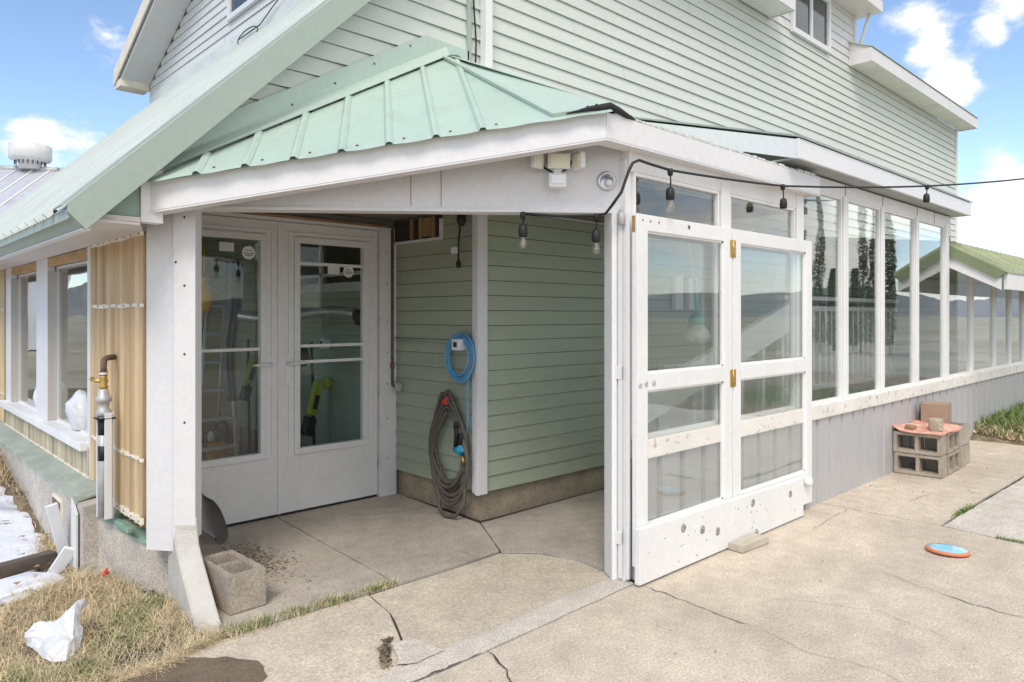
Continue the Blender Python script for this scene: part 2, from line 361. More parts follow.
# bed under the joints
m = M(); m.box(.85, 16, -9, 4.9, -.15, -.012); struct(m, 'joint_bed', CRACKM)
J = .004
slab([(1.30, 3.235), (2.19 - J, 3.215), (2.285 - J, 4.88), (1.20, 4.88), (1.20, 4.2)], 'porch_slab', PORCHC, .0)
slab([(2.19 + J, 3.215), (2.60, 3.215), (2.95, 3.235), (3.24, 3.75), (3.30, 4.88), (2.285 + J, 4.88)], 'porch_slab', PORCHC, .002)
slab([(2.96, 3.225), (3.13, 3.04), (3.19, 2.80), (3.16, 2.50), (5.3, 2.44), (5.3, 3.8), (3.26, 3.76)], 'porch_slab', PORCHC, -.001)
slab([(1.32, 3.215), (1.19, 3.20), (1.02, 3.17), (.90, 3.13), (.82, 3.0), (.80, 2.42), (1.72, 2.42), (1.80, 2.60), (1.87, 2.75), (1.95, 2.93), (2.00, 3.20)], 'front_slab', PATIO, -.004)
slab([(2.010, 3.20), (1.960, 2.93), (1.882, 2.745), (1.812, 2.595), (1.732, 2.42), (3.15, 2.50), (3.18, 2.80), (3.11, 3.03), (2.94, 3.215), (2.6, 3.2), (2.2, 3.2)], 'front_slab', PATIO, -.007)
slab([(.80, 2.41), (.80, 2.315), (2.0, 2.312), (3.125, 2.345), (3.16, 2.49)], 'threshold_strip', SLABC, .0)
slab([(.80, 2.303), (2.0, 2.30), (3.12, 2.332), (3.16, 2.325), (5.50 - J, 2.37), (5.505 - J, 1.53), (5.44, 1.05), (5.3, -1.2), (4.9, -9), (-8, -9), (-8, 2.3)], 'patio', PATIO, 0)
slab([(5.50 + J, 2.37), (6.825 - J, 2.37), (6.83 - J, 1.525), (5.505 + J, 1.535)], 'patio', PATIO, .002)
slab([(6.825 + J, 2.37), (9.6, 2.37), (9.55, 1.9), (9.55, 1.47), (6.83 + J, 1.52)], 'patio', PATIO, 0)
slab([(5.51, 1.52), (7.6, 1.475), (9.55, 1.455), (9.55, 1.2), (10.5, -9), (4.93, -9), (5.32, -1.2), (5.45, 1.04)], 'patio', SLABC, .003)
def crack(pts, name, w=.008, z=.0045, amp=.012, mat=CRACKM):
    m = M(); p = jag(pts, amp, .04); L, Rr = [], []
    for i, (x, y) in enumerate(p):
        a = p[max(0, i - 1)]; b = p[min(len(p) - 1, i + 1)]; d = Vector((b[0] - a[0], b[1] - a[1])); d.normalize()
        t = min(i, len(p) - 1 - i) / max(1, len(p) * .2); ww = w * min(1, .25 + t) * rnd(.35, 1)
        L.append(m.bm.verts.new((x - d.y * ww / 2, y + d.x * ww / 2, z))); Rr.append(m.bm.verts.new((x + d.y * ww / 2, y - d.x * ww / 2, z)))
    for i in range(len(p) - 1): m.bm.faces.new((L[i], L[i + 1], Rr[i + 1], Rr[i]))
    return struct(m, name, mat)
crack([(3.12, 2.29), (3.12, 2.1), (3.10, 1.92), (3.09, 1.83), (3.09, 1.62)], 'patio_crack', .007)
crack([(3.09, 1.62), (3.02, 1.35), (3.08, 1.1), (3.0, .8)], 'patio_crack', .0025)
crack([(4.17, 1.17), (4.12, .99), (4.12, .79)], 'patio_crack', .01)
crack([(4.3, 1.5), (4.22, 1.35), (4.17, 1.17)], 'patio_crack', .003)
crack([(4.77, 2.1), (5.1, 2.12), (5.49, 2.14)], 'patio_crack', .004)
crack([(2.03, 2.30), (2.01, 2.22), (1.93, 2.05), (1.9, 1.8)], 'patio_crack', .012)
crack([(2.0, 2.31), (1.6, 2.312)], 'patio_crack', .008)
crack([(2.75, 3.42), (2.78, 3.2)], 'patio_crack', .005)
crack([(2.72, 3.20), (2.8, 3.05), (2.75, 2.93)], 'patio_crack', .003)
crack([(6.0, 1.9), (6.5, 1.86)], 'patio_crack', .004); crack([(3.5, 1.7), (3.7, 1.3), (3.6, .9)], 'patio_crack', .0022)
def patch(pts, name, mat, z, jit=.012, kind='structure'):
    m = M(); p = jag(pts + [pts[0]], jit, .04)[:-1]; m.face([(x, y, z) for x, y in p]); return struct(m, name, mat, kind)
patch([(1.77, 2.71), (1.82, 2.70), (1.745, 2.60), (1.675, 2.50), (1.62, 2.48), (1.66, 2.57)], 'crack_dirt', SOIL, .0015, .02)
patch([(1.77, 2.64), (1.86, 2.62), (1.90, 2.43), (1.75, 2.42), (1.68, 2.47)], 'concrete_repair', SLABC, .0055)
patch([(.84, 3.12), (.94, 3.17), (1.08, 3.13), (1.20, 3.03), (1.28, 2.90), (1.26, 2.80), (1.18, 2.70), (.9, 2.62), (.7, 3.0)], 'gravel_patch', WETM, .001, .02)
# leaf litter on the porch floor and grit on the concrete
def bits(n, fx, name, mat, size=(.004, .012), z=.004, kind='stuff'):
    m = M()
    for _ in range(n):
        x, y = fx(); s = rnd(*size); a = rnd(0, 6.3); t = rnd(0, .006)
        pts = [(x + math.cos(a + k * 2.1 + rnd(-.4, .4)) * s * rnd(.5, 1), y + math.sin(a + k * 2.1) * s * rnd(.5, 1), z + (t if k else 0)) for k in range(3)]
        m.face(pts)
    return struct(m, name, mat, kind)
bits(70, lambda: (lambda t: (1.64 + t * .15 + random.gauss(0, .012), 2.48 + t * .23 + random.gauss(0, .012)))(random.random()), 'grit', CRACKM, (.004, .014), .003)
bits(650, lambda: (random.gauss(1.80, .07), random.gauss(4.10, .19)), 'leaf_litter', SOIL, (.004, .014))
bits(160, lambda: (random.gauss(1.80, .09), random.gauss(4.10, .25)), 'leaf_litter', WOODBR)
bits(60, lambda: (rnd(1.35, 3.1), rnd(3.3, 4.8)), 'leaf_litter', WOODBR, (.003, .008))
bits(160, lambda: (rnd(1.2, 9), rnd(-1, 2.3)), 'grit', CRACKM, (.003, .009), .006)
bits(50, lambda: (rnd(6.0, 9), rnd(1.5, 2.3)), 'grit', CRACKM, (.005, .016), .006)

def blades(n, fx, name, mat, h=(.03, .07), w=.0025, lean=.5, base=0, z=None, kind='stuff', seg=2):
    m = M()
    for _ in range(n):
        x, y = fx(); zz = z(x, y) if z else base; a = rnd(0, 6.283); L = rnd(*h); le = rnd(lean * .4, lean); px, py = -math.sin(a), math.cos(a)
        prev = None
        for k in range(seg + 1):
            t = k / seg; r = L * t * math.sin(le * (0.5 + .5 * t)); hh = L * t * math.cos(le * (0.5 + .5 * t)); ww = w * (1 - t * .85)
            p = (x + math.cos(a) * r, y + math.sin(a) * r, zz + hh)
            cur = (m.bm.verts.new((p[0] + px * ww, p[1] + py * ww, p[2])), m.bm.verts.new((p[0] - px * ww, p[1] - py * ww, p[2])))
            if prev: m.bm.faces.new((prev[0], prev[1], cur[1], cur[0]))
            prev = cur
    return struct(m, name, mat, kind)
def in_yard():
    while True:
        x, y = rnd(-.4, 1.36), rnd(2.6, 4.95)
        if x > .98 + max(0, 4.66 - y) * .30 and y > 3.98: continue
        if x > .81 and y < (3.17 + (x - 1.02) * .25 if x > 1.02 else 3.12): continue
        if x > 1.27 and y > 3.25: continue
        if 4.74 - y + (x - .6) * .2 < .36 and x < .93: continue
        if x > 1.18 and y > 3.9: continue
        return x, y
blades(24000, in_yard, 'dry_grass', STRAW, (.05, .16), .0014, 2.3, z=lambda x, y: zyard(x, y) + .0, seg=3)
blades(2200, lambda: (lambda x: (x, (3.17 + (x - 1.02) * .25 if x > 1.02 else 3.12) + abs(random.gauss(0, .05)) - .015))(rnd(.8, 1.27)), 'dry_grass', STRAW, (.04, .10), .0014, 2.2, base=-.01, seg=3)
blades(2500, in_yard, 'dry_grass', STRAW, (.05, .12), .0014, 1.0, z=lambda x, y: zyard(x, y) + .0, seg=3)
def green_spot():
    while True:
        cx, cy, s = random.choice([(.72, 3.35, .08), (.92, 3.52, .09), (1.02, 3.72, .06), (1.15, 3.85, .05), (.5, 3.45, .08)]); x, y = random.gauss(cx, s), random.gauss(cy, s)
        if y > 3.24 and x < 1.26: return x, y
blades(3200, green_spot, 'green_grass', GRASSM, (.02, .055), .0018, .9, z=zyard)
def strip():
    t = random.choice([.02, .08, .15, .2, .33, .38, .5, .56, .62, .78, .83, .9]) + random.gauss(0, .035); t = min(max(t, 0), 1); x = 1.28 + t * .95; return x, 3.222 + random.gauss(0, .012 + .02 * (1 - t)) + (.05 * (1 - t) if random.random() < .4 else 0)
blades(900, strip, 'green_grass', GRASSM, (.012, .05), .0016, .7)
blades(900, strip, 'dry_grass', STRAW, (.015, .06), .0014, 1.3)
blades(260, lambda: (random.gauss(6.0, .14), 1.53 + random.gauss(0, .012)), 'green_grass', GRASSM, (.01, .04), .003, 1.1)
blades(260, lambda: (5.47 + random.gauss(0, .012), rnd(.95, 1.2)), 'green_grass', GRASSM, (.01, .03), .003, 1.1)
def bed():
    while True:
        x, y = rnd(9.68, 12.5), rnd(-1.2, 2.36)
        if x < 9.62 and y < 2.0 and random.random() < .5: continue
        return x, y
def zbed(x, y): return .0 + min(.16, max(0, x - 9.5) * .35) + .03 * math.sin(x * 6) * math.cos(y * 5)
m = M(); g = [[m.bm.verts.new((9.5 + i * .12, -4 + j * 6.36 / 40, zbed(9.5 + i * .12, -4 + j * 6.36 / 40) - .02)) for j in range(41)] for i in range(60)]
for i in range(59):
    for j in range(40): m.bm.faces.new((g[i][j], g[i + 1][j], g[i + 1][j + 1], g[i][j + 1]))
struct(m, 'bed_soil', SOIL)
blades(9000, bed, 'green_grass', GRASSM, (.05, .16), .006, 1.1, z=zbed)
blades(1500, lambda: (9.66 + abs(random.gauss(0, .12)), rnd(-1, 2.36)), 'dry_grass', STRAW, (.04, .12), .006, 1.3, z=zbed)

# snow in the left yard
def snow(pts, name, lift):
    m = M(); p = jag(pts + [pts[0]], .03, .06)[:-1]
    cx = sum(q[0] for q in p) / len(p); cy = sum(q[1] for q in p) / len(p); rings = []
    for k, t in enumerate((1, .93, .8, .6, .35, .1)):
        rings.append([m.bm.verts.new((cx + (x - cx) * t, cy + (y - cy) * t, zyard(cx + (x - cx) * t, cy + (y - cy) * t) + (.002 if k == 0 else lift * min(1, .5 + k * .25)) + (rnd(-.006, .006) if k else 0))) for x, y in p])
    for a, b in zip(rings, rings[1:]):
        for i in range(len(p)): f = m.bm.faces.new((a[i], a[(i + 1) % len(p)], b[(i + 1) % len(p)], b[i])); f.smooth = True
    m.bm.faces.new(rings[-1]); return struct(m, name, SNOW)
snow([(-1.5, 8.6), (.55, 8.3), (.83, 7.0), (.90, 6.1), (.945, 5.6), (.965, 5.25), (.92, 5.10), (.80, 5.03), (.4, 4.93), (-1.5, 4.4)], 'snow', .04)
snow([(-1.5, 4.2), (.3, 4.60), (.62, 4.72), (.86, 4.80), (.93, 4.74), (.90, 4.45), (.80, 4.36), (.5, 4.28), (-.2, 4.10), (-1.5, 3.7)], 'snow', .045)
m = M(); m.wall((-1.6, 4.30), (.92, 4.97), -.02, .055, .085, bev=.006); 
solo(m, 'edging_timber', WOODB, 'dark weathered timber edging lying between two patches of old snow', 'timber', loc=(0, 4.7, 0))
bits(160, lambda: (rnd(.3, .95), rnd(5.0, 7)), 'leaf_litter', WOODBR, (.01, .03), .0)
def leafz():
    m = M()
    for _ in range(420):
        x = rnd(-.3, 1.0); y = rnd(4.3, 7.6); s = rnd(.008, .028); a = rnd(0, 6.3); z = zyard(x, y) + .05 + rnd(0, .01)
        if x < .78 and random.random() < .72: continue
        m.face([(x + math.cos(a + k * 2.1) * s, y + math.sin(a + k * 2.1) * s, z + rnd(0, .01)) for k in range(3)])
    struct(m, 'leaf_litter', WOODBR, 'stuff')
leafz()
blades(2600, lambda: (random.gauss(.80, .10), random.gauss(7.3, .45)), 'dry_grass', STRAW, (.05, .14), .003, 1.4, z=zyard)
blades(900, lambda: (random.gauss(.95, .035), random.gauss(5.1, .14)), 'dry_grass', STRAW, (.04, .10), .002, 1.4, z=zyard)
blades(160, lambda: (.97 + random.gauss(0, .02), rnd(4.6, 7.5)), 'dry_grass', STRAW, (.03, .08), .002, 1.4, z=zyard)

# hills seen only as reflections in the panes
m = M(); n = 160; lo, mi, hi = [], [], []
for i in range(n + 1):
    a = 2 * math.pi * i / n; r = 620
    h = 26 + 12 * math.sin(a * 3 + 1) + 9 * math.sin(a * 7) + 5 * math.sin(a * 17 + 2) + 3 * math.sin(a * 31)
    lo.append(m.bm.verts.new((r * math.cos(a), r * math.sin(a), -1))); mi.append(m.bm.verts.new((r * 1.15 * math.cos(a), r * 1.15 * math.sin(a), h))); hi.append(m.bm.verts.new((r * 1.4 * math.cos(a), r * 1.4 * math.sin(a), h * .3)))
for i in range(n): m.bm.faces.new((lo[i], lo[i + 1], mi[i + 1], mi[i])); m.bm.faces.new((mi[i], mi[i + 1], hi[i + 1], hi[i]))
struct(m, 'hills', HILL)

# ------------------------------------------------------------------ the farmhouse and its additions
H = thing('farmhouse', 'pale green sided farmhouse with mint metal roofs, white corner entry porch and glazed sunroom', 'house', (3.3, 3.8, 0))
STEP = .107
def siding(name, mat, z0, z1, rng, place, step=STEP, label=None):
    """lapped boards: rng(z) gives the run covered at height z, place(a, z, depth) turns it into a point"""
    m = M(); k = 0; z = z0
    while z < z1 - 1e-4:
        zt = min(z + step, z1); 
        for (a, b) in rng((z + zt) / 2):
            if b - a < .02: continue
            x = a; nxt = a + ((k * 1.37) % 3.6) + .4
            flip = k % 2
            while x < b - 1e-6:
                e = min(nxt, b); nxt = e + 3.66
                if b - e < .15: e = b
                o = .0012 * flip; flip = 1 - flip
                zu = max(z + .01, zt - .004)
                m.face([place(x, z, .015 + o), place(e, z, .015 + o), place(e, zu, .002 + o), place(x, zu, .002 + o)])
                m.face([place(x, z, .0), place(e, z, .0), place(e, z, .015 + o), place(x, z, .015 + o)])
                x = e
        z = zt; k += 1
    return m.build(name, mat, H, label)
def rz(x): return 1.924 + (x - .737)            # top of the lean-to roof
front = lambda a, z, d: (a, 3.8 - d, z)
gable = lambda a, z, d: (3.3 - d, a, z)
siding('front_siding', SIDE, 2.2, 4.76, lambda z: [(max(1.2, z - 1.924 + .737 + .12), 14.47)], front)
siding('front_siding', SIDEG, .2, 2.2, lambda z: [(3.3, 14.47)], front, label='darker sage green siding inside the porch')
siding('dormer_siding', SIDEW, 4.76, 5.5, lambda z: [(7.5, 9.9)], front, label='white siding round the dormer window')
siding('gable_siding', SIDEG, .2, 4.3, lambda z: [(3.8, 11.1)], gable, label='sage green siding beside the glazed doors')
def gz(z): 
    t = max(0, (z - 4.80) / .42); return [(3.8 + t, 11.1 - t)] if z > 4.83 else [(3.8, 11.1)]
siding('gable_siding', SIDEW, 4.3, 6.3, gz, gable, label='white siding on the upper gable')
m = M(); m.box(3.32, 14.45, 3.83, 4.0, -.1, .2); m.box(3.33, 3.5, 4.0, 11.1, -.1, .2); m.build('house_foundation', FOUND2, H)
m = M()   # backing shell behind the siding
m.box(3.31, 3.36, 3.86, 11.1, .2, 4.75); m.box(3.31, 14.46, 3.81, 3.86, .2, 4.74); m.box(14.40, 14.46, 3.86, 11.1, 0, 4.7); m.box(3.36, 14.4, 11.04, 11.1, 0, 4.7)
m.build('shell', surf('building_paper', (.14, .14, .12), .9, .1, 3), H)
m = M(); m.box(3.235, 3.325, 3.765, 3.80, .19, 2.22, .003); m.box(3.262, 3.298, 3.80, 3.86, .19, 2.22, .003); m.build('corner_post', WHITE, H)
m = M(); m.box(3.15, 3.185, 3.775, 3.80, 3.08, 4.76); m.build('corner_trim', RAKE, H)
m = M(); m.box(3.272, 3.335, 3.72, 3.785, 3.14, 4.76, .006); m.build('downspout', PLW, H)
m = M(); m.tube([(3.215 + .012 * math.sin(i * .9), 3.775, 3.15 + i * .1) for i in range(17)], .006, 6); m.build('cable', BLACK, H)
m = M(); m.box(14.44, 14.52, 3.77, 3.83, .1, 4.75); m.build('corner_trim', WHITE, H)
m = M(); m.box(9.88, 9.93, 3.765, 3.8, 4.9, 5.5); m.tube([(9.95, 3.75, 4.95), (9.97, 3.70, 5.2), (9.97, 3.62, 5.45)], .022, 8); m.build('dormer_corner_board', PLW, H)
# main roof
def roof_seg(x0, x1, front_side=True, back_side=True, mat=FASC):
    m = M(); r = (7.45, 6.62)
    if front_side: m.extr([(x0, 3.53, 4.945), (x0, r[0], r[1]), (x0, r[0], r[1] - .16), (x0, 3.53, 4.80)], (x1 - x0, 0, 0))
    if back_side: m.extr([(x0, 11.4, 4.93), (x0, r[0], r[1]), (x0, r[0], r[1] - .16), (x0, 11.4, 4.77)], (x1 - x0, 0, 0))
    return m
roof_seg(2.92, 7.525).build('main_roof', WHITE, H); roof_seg(7.55, 9.73, False).build('main_roof', WHITE, H); roof_seg(9.755, 14.63).build('main_roof', WHITE, H)
def eave(x0, x1):
    m = M(); m.box(x0, x1, 3.50, 3.525, 4.75, 4.925, .003); m.box(x0, x0 + .02, 3.525, 3.79, 4.75, 4.925); m.box(x1 - .02, x1, 3.525, 3.79, 4.75, 4.925)
    o = m.build('eave_fascia', WHITE, H)
    s = M(); x = x0 + .02
    while x < x1 - .02:
        e = min(x + .3, x1 - .02)
        s.box(x, e - .006, 3.525, 3.788, 4.756, 4.766)
        if int((x - x0) / .3) % 4 == 1:
            for q in range(6): s.box(x + .03 + q * .04, x + .045 + q * .04, 3.55, 3.77, 4.752, 4.7565)
        x = e
    s.build('soffit', PLW, o)
    d = M(); d.extr([(x0, 3.488, 4.928), (x0, 3.488, 4.936), (x0, 3.80, 5.07), (x0, 3.8, 5.062)], (x1 - x0 + .02, 0, 0)); d.build('drip_edge', MOSS, o)
eave(2.95, 7.55); eave(9.73, 14.66)
m = M()  # rake boards and boxed return on the gable end
for s_ in (0, 1):
    y0 = 3.5 if not s_ else 11.4; m.extr([(2.88, y0, 4.75), (2.88, y0, 4.96), (2.88, 7.45, 6.65), (2.88, 7.45, 6.44)], (.022, 0, 0))
m.box(2.90, 3.28, 11.12, 11.4, 4.70, 4.80); m.build('rake_board', CREAM, H)
m = M(); m.extr([(2.91, 11.35, 4.72), (2.91, 7.45, 6.36), (2.91, 7.45, 6.34), (2.91, 11.35, 4.70)], (.38, 0, 0)); m.build('rake_soffit', WHITE, H)
m = M(); m.box(7.35, 10.06, 3.48, 7.4, 5.46, 5.60, .004); m.build('dormer_roof', WHITE, H)
m = M(); m.box(3.29, 3.31, 11.11, 11.15, 4.3, 4.75); m.build('corner_trim', PLW, H)
# upper windows
def window(x0, x1, z0, z1, plane, mull=True, label=None):
    fr = M(); T = .06
    def bx(a0, a1, c0, c1, d0, d1):
        if plane == 'y': fr_.box(a0, a1, 3.79 - d1, 3.79 - d0, c0, c1, .003)
        else: fr_.box(3.29 - d1, 3.29 - d0, a0, a1, c0, c1, .003)
    fr_ = fr
    bx(x0, x1, z0, z0 + T, .0, .04); bx(x0, x1, z1 - T, z1, .0, .04); bx(x0, x0 + T, z0 + T, z1 - T, .0, .04); bx(x1 - T, x1, z0 + T, z1 - T, 0, .04)
    xm = (x0 + x1) / 2
    if mull: bx(xm - .022, xm + .022, z0 + T, z1 - T, 0, .03)
    o = fr.build('upper_window', PLW, H, label)
    fr_ = M(); bx(x0 + T, x1 - T, z0 + T, z1 - T, .004, .008); fr_.build('pane', surf('dark_pane', (.05, .055, .06), .08, .3, 3, spec=.9), o)
    fr_ = M(); s_ = .022
    for c0, c1 in ((x0 + T, xm - .022), (xm + .022, x1 - T)):
        bx(c0, c0 + s_, z0 + T, z1 - T, .008, .02); bx(c1 - s_, c1, z0 + T, z1 - T, .008, .02); bx(c0, c1, z0 + T, z0 + T + s_, .008, .02)
    fr_.build('sash', GALV, o)
window(8.03, 9.08, 4.74, 5.42, 'y', label='sliding window with dark panes in the white dormer')
window(7.0, 8.22, 4.83, 5.6, 'x', label='white framed window high in the gable')

# --- lean-to on the left of the house
EY = 11.25
def rp(y, s_, d=0):                 # point on the lean-to roof; s_ = x, d = height off the sheet
    return (s_ - d * .707, y, rz(s_) + d * .707)
m = M(); m.extr([(.74, 3.66, rz(.74)), (3.30, 3.66, rz(3.30)), (3.30, 3.66, rz(3.30) - .05), (.74, 3.66, rz(.74) - .05)], (0, EY - 3.66, 0))
lr = m.build('lean_to_roof', SHINY, H)
m = M(); y = 3.93
while y < EY - .1:
    for off, hgt, wd in ((0, .030, .016), (.073, .014, .007), (.146, .014, .007)):
        yy = y + off
        a, b, c, d = yy - wd, yy - wd * .5, yy + wd * .5, yy + wd
        for (p, q, h0, h1) in ((a, b, .001, hgt), (b, c, hgt, hgt), (c, d, hgt, .001)):
            m.face([rp(p, .715, h0), rp(q, .715, h1), rp(q, 3.29, h1), rp(p, 3.29, h0)])
        m.face([rp(a, .715, .001), rp(b, .715, hgt), rp(c, .715, hgt), rp(d, .715, .001)])
    y += .22
m.each('rib', RIBM, lr)
m = M(); y = 3.93
while y < EY: m.box(.735, .75, y - .022, y + .022, rz(.74) + .001, rz(.74) + .018); y += .22
m.each('closure_strip', BLACK, lr)
m = M()   # flat rake flashing + fascia
m.extr([rp(3.64, .73, .024), rp(3.64, 3.30, .024), rp(3.64, 3.30, .018), rp(3.64, .73, .018)], (0, .17, 0))
m.extr([(.737, 3.64, rz(.737) + .02), (3.3, 3.64, rz(3.3) + .02), (3.3, 3.64, rz(3.3) - .165), (.81, 3.64, 1.835), (.737, 3.64, 1.91)], (0, .018, 0))
m.build('rake_fascia', RAKE, lr)
m = M(); m.extr([(.735, 3.66, rz(.735)), (.735, 3.66, 1.92), (.80, 3.66, 1.842), (.815, 3.66, 1.842), (.815, 3.66, 1.98)], (0, EY - 3.66, 0)); m.build('eave_fascia', RAKE, lr)
m = M(); m.box(.795, .83, 3.66, EY, 1.832, 1.841); m.build('white_drip', WHITE, lr)
m = M(); m.extr([(.83, 3.68, 1.88), (1.05, 3.70, 1.88), (1.14, 3.97, 1.88), (1.16, EY, 1.88), (.83, EY, 1.88)], (0, 0, .012)); m.box(.86, 1.055, 3.71, 3.73, 1.895, 1.92); m.build('soffit', surf('soffit_board', (.62, .57, .52), .6, .03, 1.5), lr)
m = M(); m.extr([(.88, 3.735, 1.925), (1.07, 3.735, 1.925), (1.07, 3.735, rz(1.07) - .03), (.9, 3.735, rz(.9) - .03)], (0, .015, 0)); m.build('end_panel', surf('green_end_panel', (.27, .36, .29), .5, .05, 2), lr)
# white rake wash (flashing up the gable wall) with a loose loop of wire
m = M(); m.extr([(3.275, 3.9, rz(3.3) + .0), (3.275, 11.1, rz(3.3)), (3.275, 11.1, rz(3.3) + .13), (3.275, 3.9, rz(3.3) + .13)], (.008, 0, 0)); m.build('wall_flashing', surf('pale_flashing', (.68, .73, .69), .5, .1, 3), lr)
m = M(); cy, cz = 7.62, 4.49
pts = [(3.24, cy + .26 * math.cos(a * .35), cz + .075 * math.sin(a * .35)) for a in range(0, 20)] + [(3.24, 7.3, 4.52), (3.24, 7.05, 4.60), (3.25, 6.8, 4.68), (3.26, 6.6, 4.74), (3.265, 6.2, 4.8)]
m.tube(pts, .006, 6); m.build('loose_wire', BLACK, H)

WX = 1.15
def corrugated_x(m, x, y0, y1, z0, z1, pitch=.09, amp=.022):
    n = int((y1 - y0) / (pitch / 8)); prev = None
    for i in range(n + 1):
        y = y0 + (y1 - y0) * i / n; xx = x - amp * math.sin(2 * math.pi * y / pitch)
        cur = (m.bm.verts.new((xx, y, z0)), m.bm.verts.new((xx, y, z1)))
        if prev: f = m.bm.faces.new((prev[0], cur[0], cur[1], prev[1])); f.smooth = True
        prev = cur
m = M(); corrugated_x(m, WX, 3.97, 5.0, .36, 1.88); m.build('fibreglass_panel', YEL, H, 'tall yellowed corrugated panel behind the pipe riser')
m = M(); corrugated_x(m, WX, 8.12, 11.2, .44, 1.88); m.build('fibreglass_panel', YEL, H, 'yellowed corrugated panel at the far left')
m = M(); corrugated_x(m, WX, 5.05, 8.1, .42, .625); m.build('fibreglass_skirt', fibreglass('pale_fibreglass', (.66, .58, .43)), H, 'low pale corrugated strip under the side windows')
def batten(y0, y1, z, h, x=WX):
    m = M(); n = int((y1 - y0) / .066)
    for i in range(n): 
        a = y0 + i * .066; m.box(x - .022, x - .004, a, a + .066, z - h * .36 + .003 * math.sin(i), z + h * .36 + .004 * math.sin(i * 2), .004)
    o = m.build('batten', CREAM, H)
    d = M()
    for i in range(0, n, 2): d.lathe((x - .022, y0 + i * .066 + .03, z), [(.0045, 0), (.003, .003), (.001, .005)], (-1, 0, 0), 8)
    d.each('screw', BLACK, o)
batten(3.97, 5.0, 1.50, .028); batten(3.97, 5.0, .70, .028); batten(3.97, 5.0, 1.872, .032); batten(3.97, 4.62, .385, .05); batten(8.14, 11, 1.5, .028); batten(8.14, 11, .7, .028); batten(5.05, 8.1, .43, .03)
m = M()
m.box(WX - .01, WX + .04, 5.02, 5.10, .40, 1.88, .003); m.box(WX - .006, WX + .045, 6.30, 6.71, .655, 1.88, .003); m.box(WX - .006, WX + .045, 7.87, 8.12, .62, 1.88, .003)
m.each('window_post', WHITE, H)
m = M(); m.box(WX - .004, WX + .050, 6.292, 6.299, .66, 1.78); m.box(WX - .004, WX + .05, 7.862, 7.869, .66, 1.78); m.each('post_cover', surf('beige_cover', (.52, .48, .42), .6, .04, 2), H)
m = M(); m.box(WX - .06, WX + .06, 5.06, 8.12, .60, .655, .006); m.build('side_window_sill', WORN, H)
m = M(); m.box(WX + .0, WX + .04, 5.10, 6.30, 1.815, 1.878, .003); m.box(WX, WX + .04, 6.71, 7.87, 1.815, 1.878, .003); m.each('pine_header', WOODN, H)
for y0, y1 in ((5.10, 6.292), (6.71, 7.862)):
    m = M()
    for a, b, c, d in ((y0, y1, .655, .67), (y0, y1, 1.80, 1.815), (y0, y0 + .015, .67, 1.80), (y1 - .01, y1, .67, 1.80)): m.box(WX + .052, WX + .075, a, b, c, d)
    o = m.build('side_window', WHITE, H); m = M(); m.box(WX + .060, WX + .064, y0 + .015, y1 - .01, .67, 1.80); m.build('pane', GLAZL, o)
# foundation of the lean-to, flashing, vent, front block
m = M(); m.extr([(.985, 4.5, -.1), (.985, 4.5, .385), (1.24, 4.5, .42), (1.24, 4.5, -.1)], (0, 6.7, 0)); m.build('lean_to_foundation', FOUND, H)
m = M(); m.extr([(.978, 4.62, .375), (.978, 4.62, .40), (1.14, 4.62, .435), (1.14, 4.62, .425), (.985, 4.62, .388)], (0, 6.5, 0)); 
m.build('green_flashing', surf('weathered_green_flashing', (.36, .40, .34), .5, .2, 6, dirt=(.6, .58, .5), dirt_amt=.6, dirt_scale=14, dirt_thr=.55), H)
m = M(); m.extr([(.975, 4.98, .10), (.975, 4.98, .335), (.975, 5.22, .335), (.975, 5.22, .20)], (.012, 0, 0)); vt = m.build('crawlspace_vent', CREAM, H)
m = M(); m.extr([(.97, 5.0, .15), (.97, 5.0, .31), (.97, 5.2, .315), (.97, 5.2, .215)], (.006, 0, 0)); m.build('screen', surf('rusty_screen', (.16, .12, .09), .8, .3, 40), vt)
b = bmesh.new()
foot = [(1.0, 4.70), (1.185, 4.09), (1.31, 3.97), (1.45, 4.10), (1.45, 4.70)]; tops = [.365, .235, .235, .24, .37]
lo = [b.verts.new((x, y, -.1)) for x, y in foot]; hi = [b.verts.new((x, y, z)) for (x, y), z in zip(foot, tops)]
b.faces.new(lo); b.faces.new(hi[::-1])
for i in range(5): b.faces.new((lo[i], hi[i], hi[(i + 1) % 5], lo[(i + 1) % 5]))
m = M(); m.add(b); fb = m.build('foundation_block', FOUND, H)
b = bmesh.new(); inn = [(.985, 4.70), (1.175, 4.075), (1.315, 3.955), (1.45, 4.1), (1.45, 4.7)]
lo = [b.verts.new((x, y, z + .002)) for (x, y), z in zip(inn, tops)]; hi = [b.verts.new((x, y, z + .012)) for (x, y), z in zip(inn, tops)]
b.faces.new(lo); b.faces.new(hi[::-1])
for i in range(5): b.faces.new((lo[i], hi[i], hi[(i + 1) % 5], lo[(i + 1) % 5]))
m = M(); m.add(b); m.box(1.10, 1.13, 4.1, 4.66, .30, .33, .005); m.build('green_flashing', surf('green_flashing_cap', (.22, .36, .28), .45, .2, 8, dirt=(.5, .55, .48), dirt_amt=.6, dirt_scale=10, dirt_thr=.5), H)
m = M(); m.extr([(.985, 4.72, .02), (.985, 4.72, .40), (.975, 4.56, .335), (.975, 4.56, -.02)], (-.012, -.004, 0)); m.build('end_board', PLW, H)
